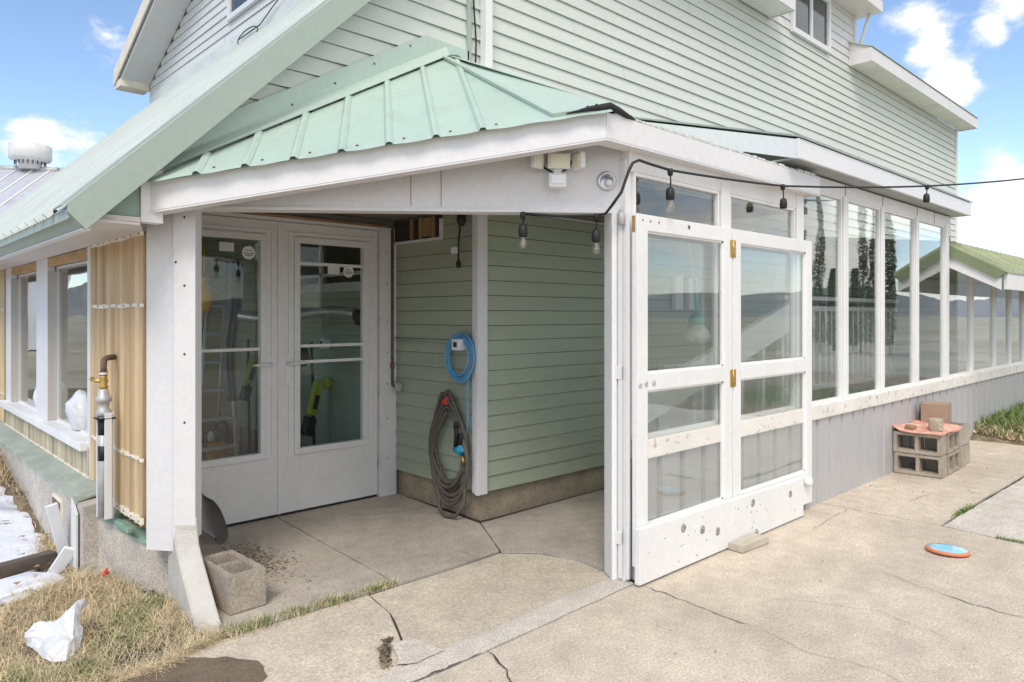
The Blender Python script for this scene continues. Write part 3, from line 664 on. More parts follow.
# lean-to inner side
m = M(); m.box(WX + .05, WX + .07, 3.97, 5.0, .3, 1.9); m.build('inner_studs', WOODN, H)
m = M(); m.extr([(WX, 11.15, 0), (3.3, 11.15, 0), (3.3, 11.15, 4.3), (WX, 11.15, 2.15)], (0, .05, 0)); m.build('lean_to_back_wall', INW, H)
m = M(); m.box(1.2, 3.3, 4.885, 11.1, -.1, -.004); m.build('lean_to_floor', PORCHC, H)

# --- corner pillar with flared foot
D0 = Vector((1.25, 3.84)); D1 = Vector((3.12, 2.43)); dd = (D1 - D0).normalized(); dn = Vector((dd.y, -dd.x))   # dn points out towards the yard
if dn.x > 0: dn = -dn
def dp(t, o, z): q = D0 + dd * t + dn * o; return (q.x, q.y, z)
m = M(); m.extr([(1.155, 3.965, .24), (1.246, 3.843, .24), (1.246, 3.843, 2.25), (1.155, 3.965, 2.25)], (.10, .09, 0)); m.box(1.06, 1.16, 3.72, 3.80, 1.90, 2.24); m.build('porch_pillar', WHITE, H)
m = M(); m.extr([dp(.0, .012, .30), dp(.108, .012, .30), dp(.108, .012, 2.13), dp(.0, .012, 2.06)], (-dn.x * .1, -dn.y * .1, 0)); o = m.build('porch_pillar', WHITE, H)
m = M()
for z in (.9, 1.25, 1.6, 1.95, 1.72): m.lathe(dp(.055 if z != 1.72 else .012, .012, z), [(.006, 0), (.004, .004), (.001, .005)], (dn.x, dn.y, 0), 8)
m.each('screw', BLACK, o)
m = M(); prof = [(-.09, -.08), (-.09, .42), (.012, .42), (.018, .34), (.05, .28), (.15, .215), (.28, .14), (.40, .07), (.49, .02), (.53, -.08)]
p00 = dp(-.004, .0, 0)
m.extr([(p00[0] - max(0, o_) * .10, p00[1] - o_ * .90, z) for o_, z in prof], (dd.x * .118, dd.y * .118, 0), .006)
m.build('flared_foot', surf('painted_mortar', (.56, .53, .48), .85, .12, 5, bump=.8, dirt=(.3, .28, .26), dirt_amt=.6, dirt_scale=20, dirt_thr=.68), H, 'concrete foot sweeping out from the pillar')

# --- porch beam, fascia, roof
m = M(); m.extr([dp(.0, 0, 2.0), dp(2.34, 0, 2.015), dp(2.34, 0, 2.40), dp(.0, 0, 2.16)], (-dn.x * .09, -dn.y * .09, 0)); bm_ = m.build('porch_beam', WHITE, H)
m = M()
for t in (1.20, 1.36): m.extr([dp(t, .002, 2.03), dp(t + .003, .002, 2.03), dp(t + .003, .002, 2.32), dp(t, .002, 2.32)], (dn.x * .001, dn.y * .001, 0))
m.each('board_seam', WOODBR, bm_)
m = M(); m.extr([dp(-.02, .008, 1.993), dp(2.36, .008, 2.008), dp(2.36, .008, 2.024), dp(-.02, .008, 2.009)], (-dn.x * .11, -dn.y * .11, 0)); m.build('beam_trim', WHITE, bm_)
PL = (1.10, 3.72); PR = (2.835, 2.30)
m = M(); m.extr([(PL[0], PL[1], 1.955), (PR[0], PR[1], 2.35), (PR[0], PR[1], 2.481), (PL[0], PL[1], 2.095)], (.016, .02, 0)); 
m.extr([(PR[0] + .004, PR[1], 2.35), (5.365, 2.30, 2.355), (5.365, 2.30, 2.48), (PR[0] + .004, PR[1], 2.481)], (0, .02, 0)); m.box(5.345, 5.365, 2.32, 2.7, 2.36, 2.48)
fo = m.build('porch_fascia', FASC, H)
m = M(); m.extr([(PL[0], PL[1], 1.945), (PR[0], PR[1], 2.34), (PR[0], PR[1], 2.348), (PL[0], PL[1], 1.953)], (.06, .075, 0)); m.extr([(PR[0], PR[1], 2.34), (5.365, 2.3, 2.345), (5.365, 2.3, 2.353), (PR[0], PR[1], 2.348)], (0, .1, 0)); m.build('fascia_lip', WHITE, fo)
A3 = Vector((1.09, 3.70, 2.105)); B3 = Vector((2.84, 2.275, 2.492)); C3 = Vector((2.96, 3.79, 3.18))
nrm = (B3 - A3).cross(C3 - A3).normalized()
if nrm.z < 0: nrm = -nrm
ev = (B3 - A3).normalized(); up_ = nrm.cross(ev).normalized()
if up_.z < 0: up_ = -up_
Ltot = (B3 - A3).length; tc_ = (C3 - A3).dot(ev); hc_ = (C3 - A3).dot(up_)
def topat(t): return hc_ * (t / tc_) if t < tc_ else hc_ * (Ltot - t) / (Ltot - tc_)
m = M(); m.extr([A3, B3, C3], -nrm * .012)
# pan with ribs whose ends overhang the fascia
def rpnt(t, h, d): return A3 + ev * t + up_ * h + nrm * d
prt = M(); ribs = [.23 + .2333 * i for i in range(0, 7)]
pw = [(-.022, .002), (-.009, .017), (.009, .017), (.022, .002)]
for t in ribs:
    if t > Ltot - .05 or t < .05: continue
    for (a, da), (b_, db) in zip(pw, pw[1:]):
        prt.face([rpnt(t + a, -.035, da), rpnt(t + b_, -.035, db), rpnt(t + b_, max(-.02, topat(t + b_)), db), rpnt(t + a, max(-.02, topat(t + a)), da)])
n = 150
for i in range(n):           # wavy front lip
    t0 = Ltot * i / n; t1 = Ltot * (i + 1) / n
    w0 = -.035 - .006 * math.sin(t0 * 25.8); w1 = -.035 - .006 * math.sin(t1 * 25.8)
    m.face([rpnt(t0, w0, .0), rpnt(t1, w1, .0), rpnt(t1, .0, .0015), rpnt(t0, .0, .0015)])
pr = m.build('porch_roof', MINT, H); prt.each('rib', MINT, pr)
m = M()
for t in ribs:
    for q in (.075,):
        if .05 < t + q < Ltot - .1 and topat(t + q) > .05: m.lathe(rpnt(t + q, .025, .001), [(.007, 0), (.007, .004), (.002, .006)], tuple(nrm), 8)
m.each('screw', RUST, pr)
# right slope of the porch roof (meets the wall behind)
m = M(); q0 = Vector((5.36, 2.325, 2.492)); q1 = Vector((5.36, 3.79, 3.17)); m.extr([B3 + Vector((.08, .05, 0)), q0, q1, C3], (0, 0, -.012)); m.build('porch_roof', MINTF, H)
m = M()   # ragged edge strip along the fascia
x = 2.9
while x < 5.36:
    e = min(5.36, x + rnd(.03, .12)); m.box(x, e, 2.298, 2.318, 2.4815, 2.486 + rnd(.002, .014)); x = e + (rnd(.0, .03))
m.each('ragged_roof_edge', surf('ragged_edge', (.66, .66, .64), .7, .3, 20, dirt=(.03, .03, .03), dirt_amt=.95, dirt_scale=14, dirt_thr=.56), H)
m = M(); b = bmesh.new(); rr = random.Random(4); n = 26; c0 = b.verts.new((2.90, 2.40, 2.535)); ring = []
for i in range(n):
    a = i / n * 6.283; k = rr.uniform(.75, 1.2); u, w = math.cos(a) * .17 * k, math.sin(a) * .055 * k
    ring.append(b.verts.new((2.90 + u * .85 + w * .2, 2.345 - u * .05 + w, 2.497 + rr.uniform(0, .018))))
for i in range(n): b.faces.new((c0, ring[i], ring[(i + 1) % n]))
m.add(b)
m.tube([(2.66, 2.415, 2.463), (2.76, 2.335, 2.492), (2.84, 2.283, 2.507), (2.92, 2.292, 2.505), (3.0, 2.296, 2.492), (3.08, 2.30, 2.486)], [.004, .014, .022, .018, .014, .003], 7)
for i in range(5): p = Vector((3.02 + i * .03, 2.315, 2.492)); m.box(p.x, p.x + .05, 2.31, 2.36, 2.488, 2.5 + rnd(0, .01), .004)
m.build('tar_patch', TARM, H)
# mint flashings: band up the wall on the left, cap on the hip
m = M(); pts = [Vector(p) for p in ((1.10, 3.775, 2.115), (2.96, 3.775, 3.195), (3.06, 3.775, 3.22), (3.16, 3.775, 3.19), (3.165, 3.775, 3.27), (2.80, 3.775, 3.285), (1.12, 3.775, 2.30))]
m.extr([tuple(p) for p in pts], (0, .01, 0))
m.extr([Vector((1.075, 3.715, 2.115)), Vector((2.965, 3.745, 3.185)), Vector((2.965, 3.773, 3.25)), Vector((1.12, 3.773, 2.19))], (0, -.003, .002))
o = m.build('wall_flashing', MINTF, H)
m = M()
for i in range(7): t = .12 + i * .145; p = Vector((1.10, 3.773, 2.115)).lerp(Vector((2.96, 3.773, 3.195)), t); m.lathe((p.x, 3.774, p.z + .01 + .17 * t), [(.007, 0), (.005, .004), (.001, .005)], (0, -1, 0), 8); m.lathe((p.x, 3.774, p.z + .02), [(.007, 0), (.005, .004), (.001, .005)], (0, -1, 0), 8)
m.each('screw', RUST, o)
m = M(); e0_ = A3 + ev * (Ltot - .30) + up_ * .0
m.extr([C3 + Vector((-.03, 0, -.01)) + nrm * .002, e0_ + nrm * .002, B3 + nrm * .002, C3 + Vector((.1, 0, .01)) + nrm * .002], nrm * .02)
m.extr([C3 + Vector((0, 0, .02)), B3 + Vector((0, 0, .018)), (3.1, 2.42, 2.58), (3.6, 3.785, 3.2)], (0, 0, .004)); m.build('hip_cap', MINTF, H)

# --- inside of the porch
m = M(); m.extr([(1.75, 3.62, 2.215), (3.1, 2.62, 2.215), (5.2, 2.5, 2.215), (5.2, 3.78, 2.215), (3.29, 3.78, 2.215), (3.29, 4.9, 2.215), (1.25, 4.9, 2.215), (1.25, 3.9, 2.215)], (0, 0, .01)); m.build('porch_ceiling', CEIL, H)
m = M(); m.box(1.35, 3.24, 3.80, 3.86, 2.165, 2.2); m.build('inner_header', WHITE, H)
m = M(); m.box(1.2, 3.2, 4.835, 4.86, 2.152, 2.166); m.build('brown_header', WOODBR, H)
m = M(); m.extr([(1.2, 4.93, 2.21), (3.28, 4.93, 2.21), (3.28, 4.93, 4.3), (1.2, 4.93, 2.25)], (0, .02, 0)); m.build('gable_infill', INW, H)
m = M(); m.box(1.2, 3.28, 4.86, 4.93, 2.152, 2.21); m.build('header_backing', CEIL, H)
# alcove recess with L-shaped trim and junction clutter
m = M(); m.box(3.262, 3.29, 4.24, 4.85, 2.015, 2.035); m.box(3.262, 3.29, 4.225, 4.24, 2.015, 2.17); m.box(3.262, 3.29, 4.845, 4.86, 0.0, 2.035); m.build('alcove_trim', WHITE, H)
m = M(); m.box(3.272, 3.287, 4.24, 4.845, 2.036, 2.20); o = m.build('alcove_recess', DARK, H)
m = M()
for a in (4.3, 4.46, 4.58): m.box(3.255, 3.272, a, a + .03, 2.04, 2.2)
m.box(3.258, 3.27, 4.34, 4.44, 2.05, 2.19); m.each('recess_batten', WOODBR, o)
# --- glazed double doors
m = M(); m.box(3.135, 3.29, 4.84, 4.92, 0, 2.15, .004); m.box(1.2, 3.135, 4.86, 4.92, 2.125, 2.15); m.box(1.2, 1.46, 4.86, 4.92, 0, 2.15); jb = m.build('door_frame', WHITE, H)
m = M()
for z in (.3, .62, .9, 1.15, 1.4, 1.7, 1.95): m.lathe((3.20, 4.84, z), [(.005, 0), (.004, .003), (.001, .004)], (0, -1, 0), 8)
m.each('screw', BLACK, jb)
def door(x0, x1, muntins, handle_x, side, label):
    m = M(); y = 4.87; g0, g1, z0, z1 = x0 + .155, x1 - .135, .475, 1.978
    m.box(x0, g0, y, y + .035, .02, 2.12, .002); m.box(g1, x1, y, y + .035, .02, 2.12, .002); m.box(g0, g1, y, y + .035, .02, z0, 0); m.box(g0, g1, y, y + .035, z1, 2.12)
    d = m.build('glazed_door', DOORW, H, label)
    m = M(); T = .045
    for a, b_, c, e in ((g0 - T, g1 + T, z0 - T, z0), (g0 - T, g1 + T, z1, z1 + T), (g0 - T, g0, z0, z1), (g1, g1 + T, z0, z1)): m.box(a, b_, y - .014, y, c, e, .004)
    for a, b_, c, e in ((g0 - .1, g1 + .1, z1 + .07, z1 + .078), (g0 - .09, g0 - .082, z0 - .02, z1 + .07), (g1 + .082, g1 + .09, z0 - .02, z1 + .07), (g0 - .1, g1 + .1, z0 - T - .014, z0 - T - .004)): m.box(a, b_, y - .007, y, c, e)
    m.build('glass_moulding', DOORW, d)
    m = M()
    for z in muntins: m.box(g0, g1, y - .004, y + .018, z - .011, z + .011, .002)
    m.each('sash_rail', DOORW, d)
    m = M(); m.box(g0, g1, y + .012, y + .016, z0, z1); m.build('pane', GLAZD, d)
    m = M(); m.box(handle_x - .018, handle_x + .018, y - .008, y, .93, 1.17, .004); m.tube([(handle_x, y - .008, 1.10), (handle_x, y - .045, 1.10), (handle_x + side * .03, y - .055, 1.10), (handle_x + side * .135, y - .05, 1.10)], [.011, .011, .010, .007], 10); m.build('handle', PLW, d)
    m = M(); m.box(x0 + .01, x1 - .01, y + .002, y + .03, .003, .02); m.build('door_sweep', BLACK, d)
    m = M()
    for z in (.25, .8, 1.35, 1.85):
        if side > 0: m.tube([(x1 + .004, y - .006, z), (x1 + .004, y - .006, z + .09)], .007, 8)
    if side > 0: m.each('hinge', GALV, d)
    else: m.bm.free()
    return d
dr = door(2.306, 3.128, (1.83, 1.222, 1.105), 2.365, 1, 'right hand glazed door leaf with three sash rails')
dl = door(1.462, 2.296, (1.21,), 2.225, -1, 'left hand glazed door leaf with one sash rail')
m = M(); m.box(2.29, 2.312, 4.862, 4.868, .02, 2.12, .001); m.build('astragal', DOORW, dl)
def decal(px, pz, r, parent, lines):
    m = M(); m.lathe((px, 4.8795, pz), [(r, 0), (r, .001)], (0, -1, 0), 28); o = m.build('round_sticker', PLW, parent)
    m2 = M()
    for row, (dz, w_) in enumerate(lines):
        x = px - w_
        while x < px + w_:
            e = x + rnd(.004, .009); m2.box(x, e, 4.8776, 4.8782, pz + dz - .004, pz + dz + rnd(.001, .005)); x = e + rnd(.003, .005)
    m2.build('printed_marks', BLACK, parent)
decal(2.083, 1.885, .047, dl, ((.018, .02), (-.004, .035), (-.018, .028))); decal(2.872, 1.785, .045, dr, ((.016, .02), (-.002, .033), (-.016, .026)))
for (x, z, p) in ((1.93, 1.917, dl), (2.745, 1.79, dr)):
    m = M(); m.box(x - .05, x + .05, 4.878, 4.8795, z - .03, z + .03); m.build('paper_sticker', surf('paper', (.7, .69, .64), .8, .03, 3), p)

# --- sunroom / porch glazed wall along Y = 2.36
SY = 2.37
def corr_y(m, y, x0, x1, z0, z1, pitch=.23):
    prof = [(0, .0), (.012, -.026), (pitch - .042, -.026), (pitch - .028, .0), (pitch, 0)]; x = x0
    while x < x1:
        for (a, da), (b_, db) in zip(prof, prof[1:]):
            if x + a >= x1: break
            m.face([(x + a, y + da, z0), (min(x1, x + b_), y + db, z0), (min(x1, x + b_), y + db, z1), (x + a, y + da, z1)])
        x += pitch
m = M(); corr_y(m, SY + .01, 3.16, 16.5, .0, .66); sk = m.build('corrugated_skirt', CORR, H)
m = M(); m.box(3.16, 16.5, SY + .03, SY + .08, .0, .66); m.build('skirt_backing', INW, sk)
m = M(); x = 3.18
while x < 16.5:
    e = min(16.5, x + 2.4); m.box(x, e - .003, SY - .035, SY + .06, .655, .765, .008); x = e
m.build('sunroom_sill', SILLM, H)
posts = [(4.055, 4.18), (5.11, 5.235), (5.96, 6.07), (6.79, 6.89), (7.72, 7.82), (8.66, 8.80)]
m = M(); m.box(3.11, 3.165, SY + .02, SY + .10, 0, 2.30, .004); m.wall((3.17, 2.55), (3.098, 2.437), 0, 2.02, .03, bev=.003)
m.build('porch_corner_post', WORN, H)
m = M(); m.box(3.092, 3.098, 2.40, 2.425, .02, 2.0); m.box(3.10, 3.108, 2.36, 2.38, .02, 2.0); m.box(3.088, 3.098, 2.40, 2.44, .2, .27, .002); m.box(3.088, 3.098, 2.40, 2.44, 1.1, 1.17, .002); m.build('door_track', PLW, H)
m = M(); m.lathe((3.085, 2.40, 1.94), [(.02, 0), (.02, .06), (.014, .065), (.014, .08)], (0, 0, 1), 12); m.build('roller', GALV, H)
m = M(); m.box(3.115, 3.14, 2.33, 2.35, 1.90, 1.985); m.build('door_bracket', WOODBR, H)
for a, b_ in posts:
    m = M(); m.box(a + .01, b_ - .01, SY - .008, SY + .04, .765, 2.30 if b_ < 5.2 else 2.43, .005); m.build('sunroom_post', WORN, H)
m = M(); m.box(3.12, 5.235, SY + .0, SY + .08, 2.235, 2.36, .003); m.build('porch_header', WORN, H)
m = M(); m.box(5.235, 8.86, SY + .0, SY + .08, 2.41, 2.52, .003); m.build('sunroom_header', WORN, H)
seams = M()
for x in (6.01, 6.84, 7.77, 8.3): seams.box(x - .004, x + .004, SY - .003, SY + .01, 2.405, 2.52)
seams.each('header_seam', WOODBR, H)
bays = [(3.165, 4.055, 2.235), (4.18, 5.11, 2.235), (5.235, 5.96, 2.41), (6.07, 6.79, 2.41), (6.89, 7.72, 2.41), (7.82, 8.66, 2.41)]
for i, (a, b_, zt) in enumerate(bays):
    m = M(); T = .020
    for x0, x1, z0, z1 in ((a, b_, .765, .765 + T), (a, b_, zt - T, zt), (a, a + T, .765 + T, zt - T), (b_ - T, b_, .765 + T, zt - T)): m.box(x0, x1, SY + .004, SY + .036, z0, z1, .002)
    o = m.build('sunroom_window', WORN, H); m = M(); th = rnd(-.006, .006)
    m.extr([(a + T, SY + .022 + th, .79), (b_ - T, SY + .022 - th, .79), (b_ - T, SY + .022 - th, zt - T), (a + T, SY + .022 + th, zt - T)], (0, .003, 0)); m.build('pane', GLAZ, o)
# section 2 roof and fascia
m = M(); m.box(4.80, 8.985, 2.2, 2.225, 2.53, 2.668, .003); m.extr([(4.803, 2.226, 2.532), (4.803, 2.226, 2.666), (4.803, 3.79, 3.12), (4.803, 3.79, 2.98)], (.02, 0, 0)); m.box(8.963, 8.983, 2.226, 2.5, 2.532, 2.66); m.build('sunroom_fascia', FASC, H)
m = M(); m.extr([(4.795, 2.19, 2.672), (4.795, 3.79, 3.137), (4.795, 3.79, 3.15), (4.795, 2.19, 2.686)], (4.2, 0, 0)); m.box(4.82, 8.96, 2.225, 2.45, 2.535, 2.545); m.build('sunroom_roof', surf('dull_roof_metal', (.35, .38, .36), .5, .15, 4), H)
# section 3: lower glazed wing with the mossy roof
m = M(); m.box(8.86, 16.5, SY, SY + .08, 2.0, 2.23); m.build('wing_header', WORN, H)
xs = [8.80, 9.70, 10.72, 11.52, 12.3, 13.1, 13.9, 14.7, 15.5, 16.4]
for i, (a, b_) in enumerate(zip(xs, xs[1:])):
    m = M(); T = .028; c, d = a + (.0 if i == 0 else .045), b_ - .045
    for x0, x1, z0, z1 in ((c, d, .765, .793), (c, d, 1.972, 2.0), (c, c + T, .793, 1.972), (d - T, d, .793, 1.972)): m.box(x0, x1, SY + .004, SY + .036, z0, z1)
    o = m.build('wing_window', WORN, H); m = M(); m.box(c + T, d - T, SY + .020, SY + .023, .79, 1.975); m.build('pane', GLAZ, o)
    m = M(); m.box(b_ - .045, b_ + .045, SY - .008, SY + .04, .765, 2.0, .004); m.build('wing_post', WORN, H)
m = M(); m.extr([(8.84, 2.42, 2.235), (8.84, 1.85, 1.895), (8.84, 1.85, 1.925), (8.84, 2.42, 2.265), (8.84, 3.79, 2.42), (8.84, 3.79, 2.39)], (8.2, 0, 0)); wr = m.build('wing_roof', MOSS, H)
m = M(); x = 8.9
while x < 17: m.extr([(x, 1.84, 1.926), (x, 1.84, 1.944), (x, 2.42, 2.288), (x, 2.42, 2.268)], (.03, 0, 0)); x += .23
m.each('rib', MOSS, wr)
m = M(); m.extr([(8.82, 2.43, 2.13), (8.82, 1.93, 1.83), (8.82, 1.85, 1.90), (8.82, 2.43, 2.245)], (.02, 0, 0)); m.build('wing_rake', MOSSF, wr)
m = M(); m.extr([(8.85, 2.40, 1.98), (8.85, 1.90, 1.715), (8.85, 1.90, 1.84), (8.85, 2.40, 2.14)], (.02, 0, 0)); m.box(8.95, 17, 1.86, 1.90, 1.72, 1.895, .004); m.build('wing_fascia', WORN, wr)
m = M(); m.box(8.84, 8.90, 2.38, 2.44, 2.24, 2.32, .01); m.build('roof_vent_pipe', RUST, H)
m = M(); m.box(8.93, 8.98, 2.40, 2.44, 2.2, 2.52); m.build('corner_trim', WORN, H)
# inside the sunroom: white railing, floor, staircase
m = M(); m.box(5.3, 16.4, 2.5, 3.78, .0, .02); m.build('sunroom_floor', SLABC, H)
m = M(); m.box(5.4, 14.4, 3.74, 3.78, .02, .95); m.box(5.4, 14.4, 3.72, 3.785, .95, 1.0); m.build('inner_wainscot', WHITE, H)
m = M(); m.box(6.6, 9.7, 3.18, 3.24, 1.49, 1.54, .004); m.box(6.6, 9.7, 3.17, 3.25, 1.60, 1.64, .004); m.box(6.6, 9.7, 3.18, 3.24, .68, .73); rl = m.build('railing', PLW, H)
x = 6.7
while x < 9.65: m = M(); m.box(x, x + .04, 3.19, 3.23, .73, 1.49); m.build('baluster', PLW, rl); x += .145
m = M(); m.extr([(3.72, 2.75, .72), (6.0, 2.75, 1.36), (6.0, 2.75, 1.60), (3.72, 2.75, .93)], (0, .05, 0)); st = m.build('staircase_stringer', PLW, H)
m = M()
for i in range(7): x = 4.6 + i * .34; m.box(x - .5, x - .45, 2.81, 2.86, .02, .72 + (x - .5 - 3.72) * .27)
m.each('stair_post', WORN, st)
m = M(); m.box(5.235, 5.27, 2.6, 3.78, 0, 2.2); m.build('partition', INW, H)

# --- folding door leaves standing against the glazed wall
FY0, FY1 = 2.318, 2.352
def leaf(x0, x1, zb, label):
    m = M(); zt = 1.998
    m.box(x0, x0 + .098, FY0, FY1, zb, zt, .004); m.box(x1 - .098, x1, FY0, FY1, zb, zt, .004)
    for z0, z1 in ((1.91, zt), (1.035, 1.130), (zb, .30)): m.box(x0 + .098, x1 - .098, FY0 + .001, FY1 - .001, z0, z1, .004)
    d = m.build('folding_door_leaf', WORN, H, label)
    for z0, z1 in ((.30, 1.035), (1.130, 1.91)):
        m = M(); g = .011
        m.box(x0 + .098, x1 - .098, FY0 + .012, FY0 + .026, z0, z0 + g); m.box(x0 + .098, x1 - .098, FY0 + .012, FY0 + .026, z1 - g, z1); m.box(x0 + .098, x0 + .098 + g, FY0 + .012, FY0 + .026, z0, z1); m.box(x1 - .098 - g, x1 - .098, FY0 + .012, FY0 + .026, z0, z1); m.build('glazing_bead', WORN, d)
        m = M(); m.box(x0 + .098, x1 - .098, FY0 + .018, FY0 + .021, z0, z1); m.build('pane', GLAZ, d)
    return d
d1 = leaf(3.118, 4.115, .09, 'folding door leaf nearest the porch corner'); d2 = leaf(4.125, 5.27, .06, 'far folding door leaf')
m = M()
for q in ((3.145, 1.07), (3.20, 1.075), (3.27, 1.075)): m.lathe((q[0], FY0 - .0, q[1]), [(.016, 0), (.014, .004), (.005, .006), (.004, .002)], (0, -1, 0), 12)
m.each('bolt_plate', GALV, d1)
m = M()
for q in (3.17, 3.24, 3.32): m.lathe((q, FY0, 1.965), [(.006, 0), (.004, .003), (.001, .004)], (0, -1, 0), 8)
m.lathe((3.62, FY0, 1.965), [(.013, 0), (.010, .003), (.002, .004)], (0, -1, 0), 8); m.each('screw', RUST, d1)
for z in (1.87, 1.05):
    m = M(); m.box(4.085, 4.116, FY0 - .003, FY0, z - .055, z + .055, .001); m.box(4.124, 4.155, FY0 - .003, FY0, z - .055, z + .055, .001); m.tube([(4.12, FY0 - .004, z - .055), (4.12, FY0 - .004, z + .055)], .006, 8); o = m.build('hinge', BRASS, d1)
    s_ = M()
    for dz in (-.035, 0, .035):
        for xx in (4.098, 4.142): s_.lathe((xx, FY0 - .003, z + dz), [(.005, 0), (.004, .001), (.001, .0015)], (0, -1, 0), 8)
    s_.each('screw', RUST, o)
m = M(); m.extr([(3.085, 2.278, .012), (5.04, 2.278, .008), (5.04, 2.278, .283), (3.085, 2.278, .312)], (0, .034, 0), .004); kb = m.build('kick_board', WORN, H, 'long white board screwed across the foot of the folding doors')
m = M()
for x, z in ((3.50, .235), (3.70, .185), (3.87, .14), (4.30, .235), (4.83, .20), (4.35, .03)):
    m.lathe((x, 2.278, z), [(.026, 0), (.024, .002), (.016, .0015), (.011, .003), (.002, .002)], (0, -1, 0), 14)
m.each('mounting_scar', surf('knot_grey', (.42, .40, .37), .7, .4, 40, dirt=(.12, .09, .07), dirt_amt=.9, dirt_scale=60, dirt_thr=.5), kb)
m = M()
for _ in range(26): x, z = rnd(3.12, 5.0), rnd(.04, .26); m.lathe((x, 2.278, z), [(rnd(.003, .006), 0), (.003, .001), (.001, .0015)], (0, -1, 0), 7)
m.each('nail', RUST, kb)
m = M(); m.lathe((5.16, FY0, .23), [(.035, 0), (.035, .04), (.02, .045)], (0, -1, 0), 14); m.build('door_bumper', PLW, d2)

# ------------------------------------------------------------------ things fixed to or leaning on the house
# twin-head security light
bx0 = dp(1.992, .0, 0)
sl = thing('security_light', 'white three panel security light with cream lenses on the porch beam', 'light', dp(1.985, 0, 2.28))
def on_beam(t, o, z): return Vector(dp(t, o, z))
def frame_mat(t, o, z, yaw=0, pitch=0):
    a = math.atan2(dd.y, dd.x); return Matrix.Translation(on_beam(t, o, z)) @ Matrix.Rotation(a + yaw, 4, 'Z') @ Matrix.Rotation(pitch, 4, 'X')
for t, yaw, w in ((1.985, 0, .050), (1.878, .85, .034), (2.078, -1.2, .036)):
    X = frame_mat(t, .085, 2.272, yaw, .04)
    m = M(); m.box(-w - .01, w + .01, -.002, .028, -.043, .043, .006, X); hd = m.build('lamp_head', PLW, sl)
    m = M(); m.box(-w + .002, w - .002, -.008, -.002, -.034, .034, .002, X); m.build('lens', CREAMLED, hd)
m = M(); m.tube([on_beam(1.89, .05, 2.28), on_beam(1.91, .04, 2.24), on_beam(1.96, .035, 2.215)], .006, 8); m.tube([on_beam(2.06, .05, 2.28), on_beam(2.045, .04, 2.24), on_beam(2.00, .035, 2.22)], .006, 8); m.each('wire', BLACK, sl)
m = M(); m.lathe(on_beam(1.98, 0, 2.25), [(.05, 0), (.05, .03), (.03, .05)], (dn.x, dn.y, 0), 16); m.box(-.02, .02, -.01, .05, -.02, .10, .006, frame_mat(1.98, .055, 2.205)); m.build('mount', PLW, sl)
m = M(); m.box(-.048, .048, -.04, .02, -.038, .038, .01, frame_mat(1.975, .06, 2.165)); sb_ = m.build('sensor_box', PLW, sl)
m = M(); m.box(-.036, .036, -.046, -.04, -.02, .026, .002, frame_mat(1.975, .06, 2.165)); m.build('sensor_window', surf('sensor_white', (.85, .85, .86), .25, .02, 3), sb_)
# round silver step light
rl_ = thing('round_wall_light', 'small round silver hooded light on the porch beam beside the corner', 'light', dp(2.225, 0, 2.18))
c = on_beam(2.262, .0, 2.182); m = M(); m.lathe(c, [(.052, 0), (.054, .006), (.050, .014), (.040, .018), (.036, .010)], (dn.x, dn.y, 0), 28); m.build('rim', SILV, rl_)
m = M(); b = bmesh.new(); bmesh.ops.create_uvsphere(b, u_segments=20, v_segments=12, radius=.036)
for v in b.verts: v.co = v.co + Vector((0, 0, 0))
bmesh.ops.bisect_plane(b, geom=b.verts[:] + b.edges[:] + b.faces[:], plane_co=(0, -.01, -.006), plane_no=(0, -.7, -.7), clear_outer=True)
for f in b.faces: f.smooth = True
bmesh.ops.transform(b, matrix=frame_mat(2.262, .012, 2.182), verts=b.verts); m.add(b); m.build('hood', SILV, rl_)
m = M(); b = bmesh.new(); bmesh.ops.create_uvsphere(b, u_segments=14, v_segments=8, radius=.022)
for f in b.faces: f.smooth = True
bmesh.ops.transform(b, matrix=Matrix.Translation(on_beam(2.27, .016, 2.172)), verts=b.verts); m.add(b); m.build('lens', PLW, rl_)

# string lights
sg = thing('string_lights', 'black festoon cable with clear bulbs running along the porch corner and out to the right', 'string lights', (3.0, 2.4, 2.0))
def sag(a, b, n, s):
    a, b = Vector(a), Vector(b); return [a.lerp(b, i / n) - Vector((0, 0, s * 4 * (i / n) * (1 - i / n))) for i in range(n + 1)]
K = [on_beam(1.80, .015, 1.994), on_beam(2.0, .02, 1.985), on_beam(2.18, .02, 1.99), on_beam(2.25, .025, 2.0)]
cablep = K + [Vector((2.97, 2.37, 2.03)), Vector((3.01, 2.34, 2.10)), Vector((3.05, 2.325, 2.21)), Vector((3.075, 2.315, 2.26)), Vector((3.11, 2.30, 2.278)), Vector((3.2, 2.29, 2.268)), Vector((3.365, 2.275, 2.256))]
cablep += sag((3.365, 2.275, 2.256), (4.70, 2.27, 2.334), 8, .006)[1:] + sag((4.70, 2.27, 2.334), (6.47, 1.90, 2.505), 8, .01)[1:] + sag((6.47, 1.90, 2.505), (9.6, 1.40, 2.98), 10, .02)[1:]
m = M(); m.tube(cablep, .008, 6); m.build('cable', BLACK, sg)
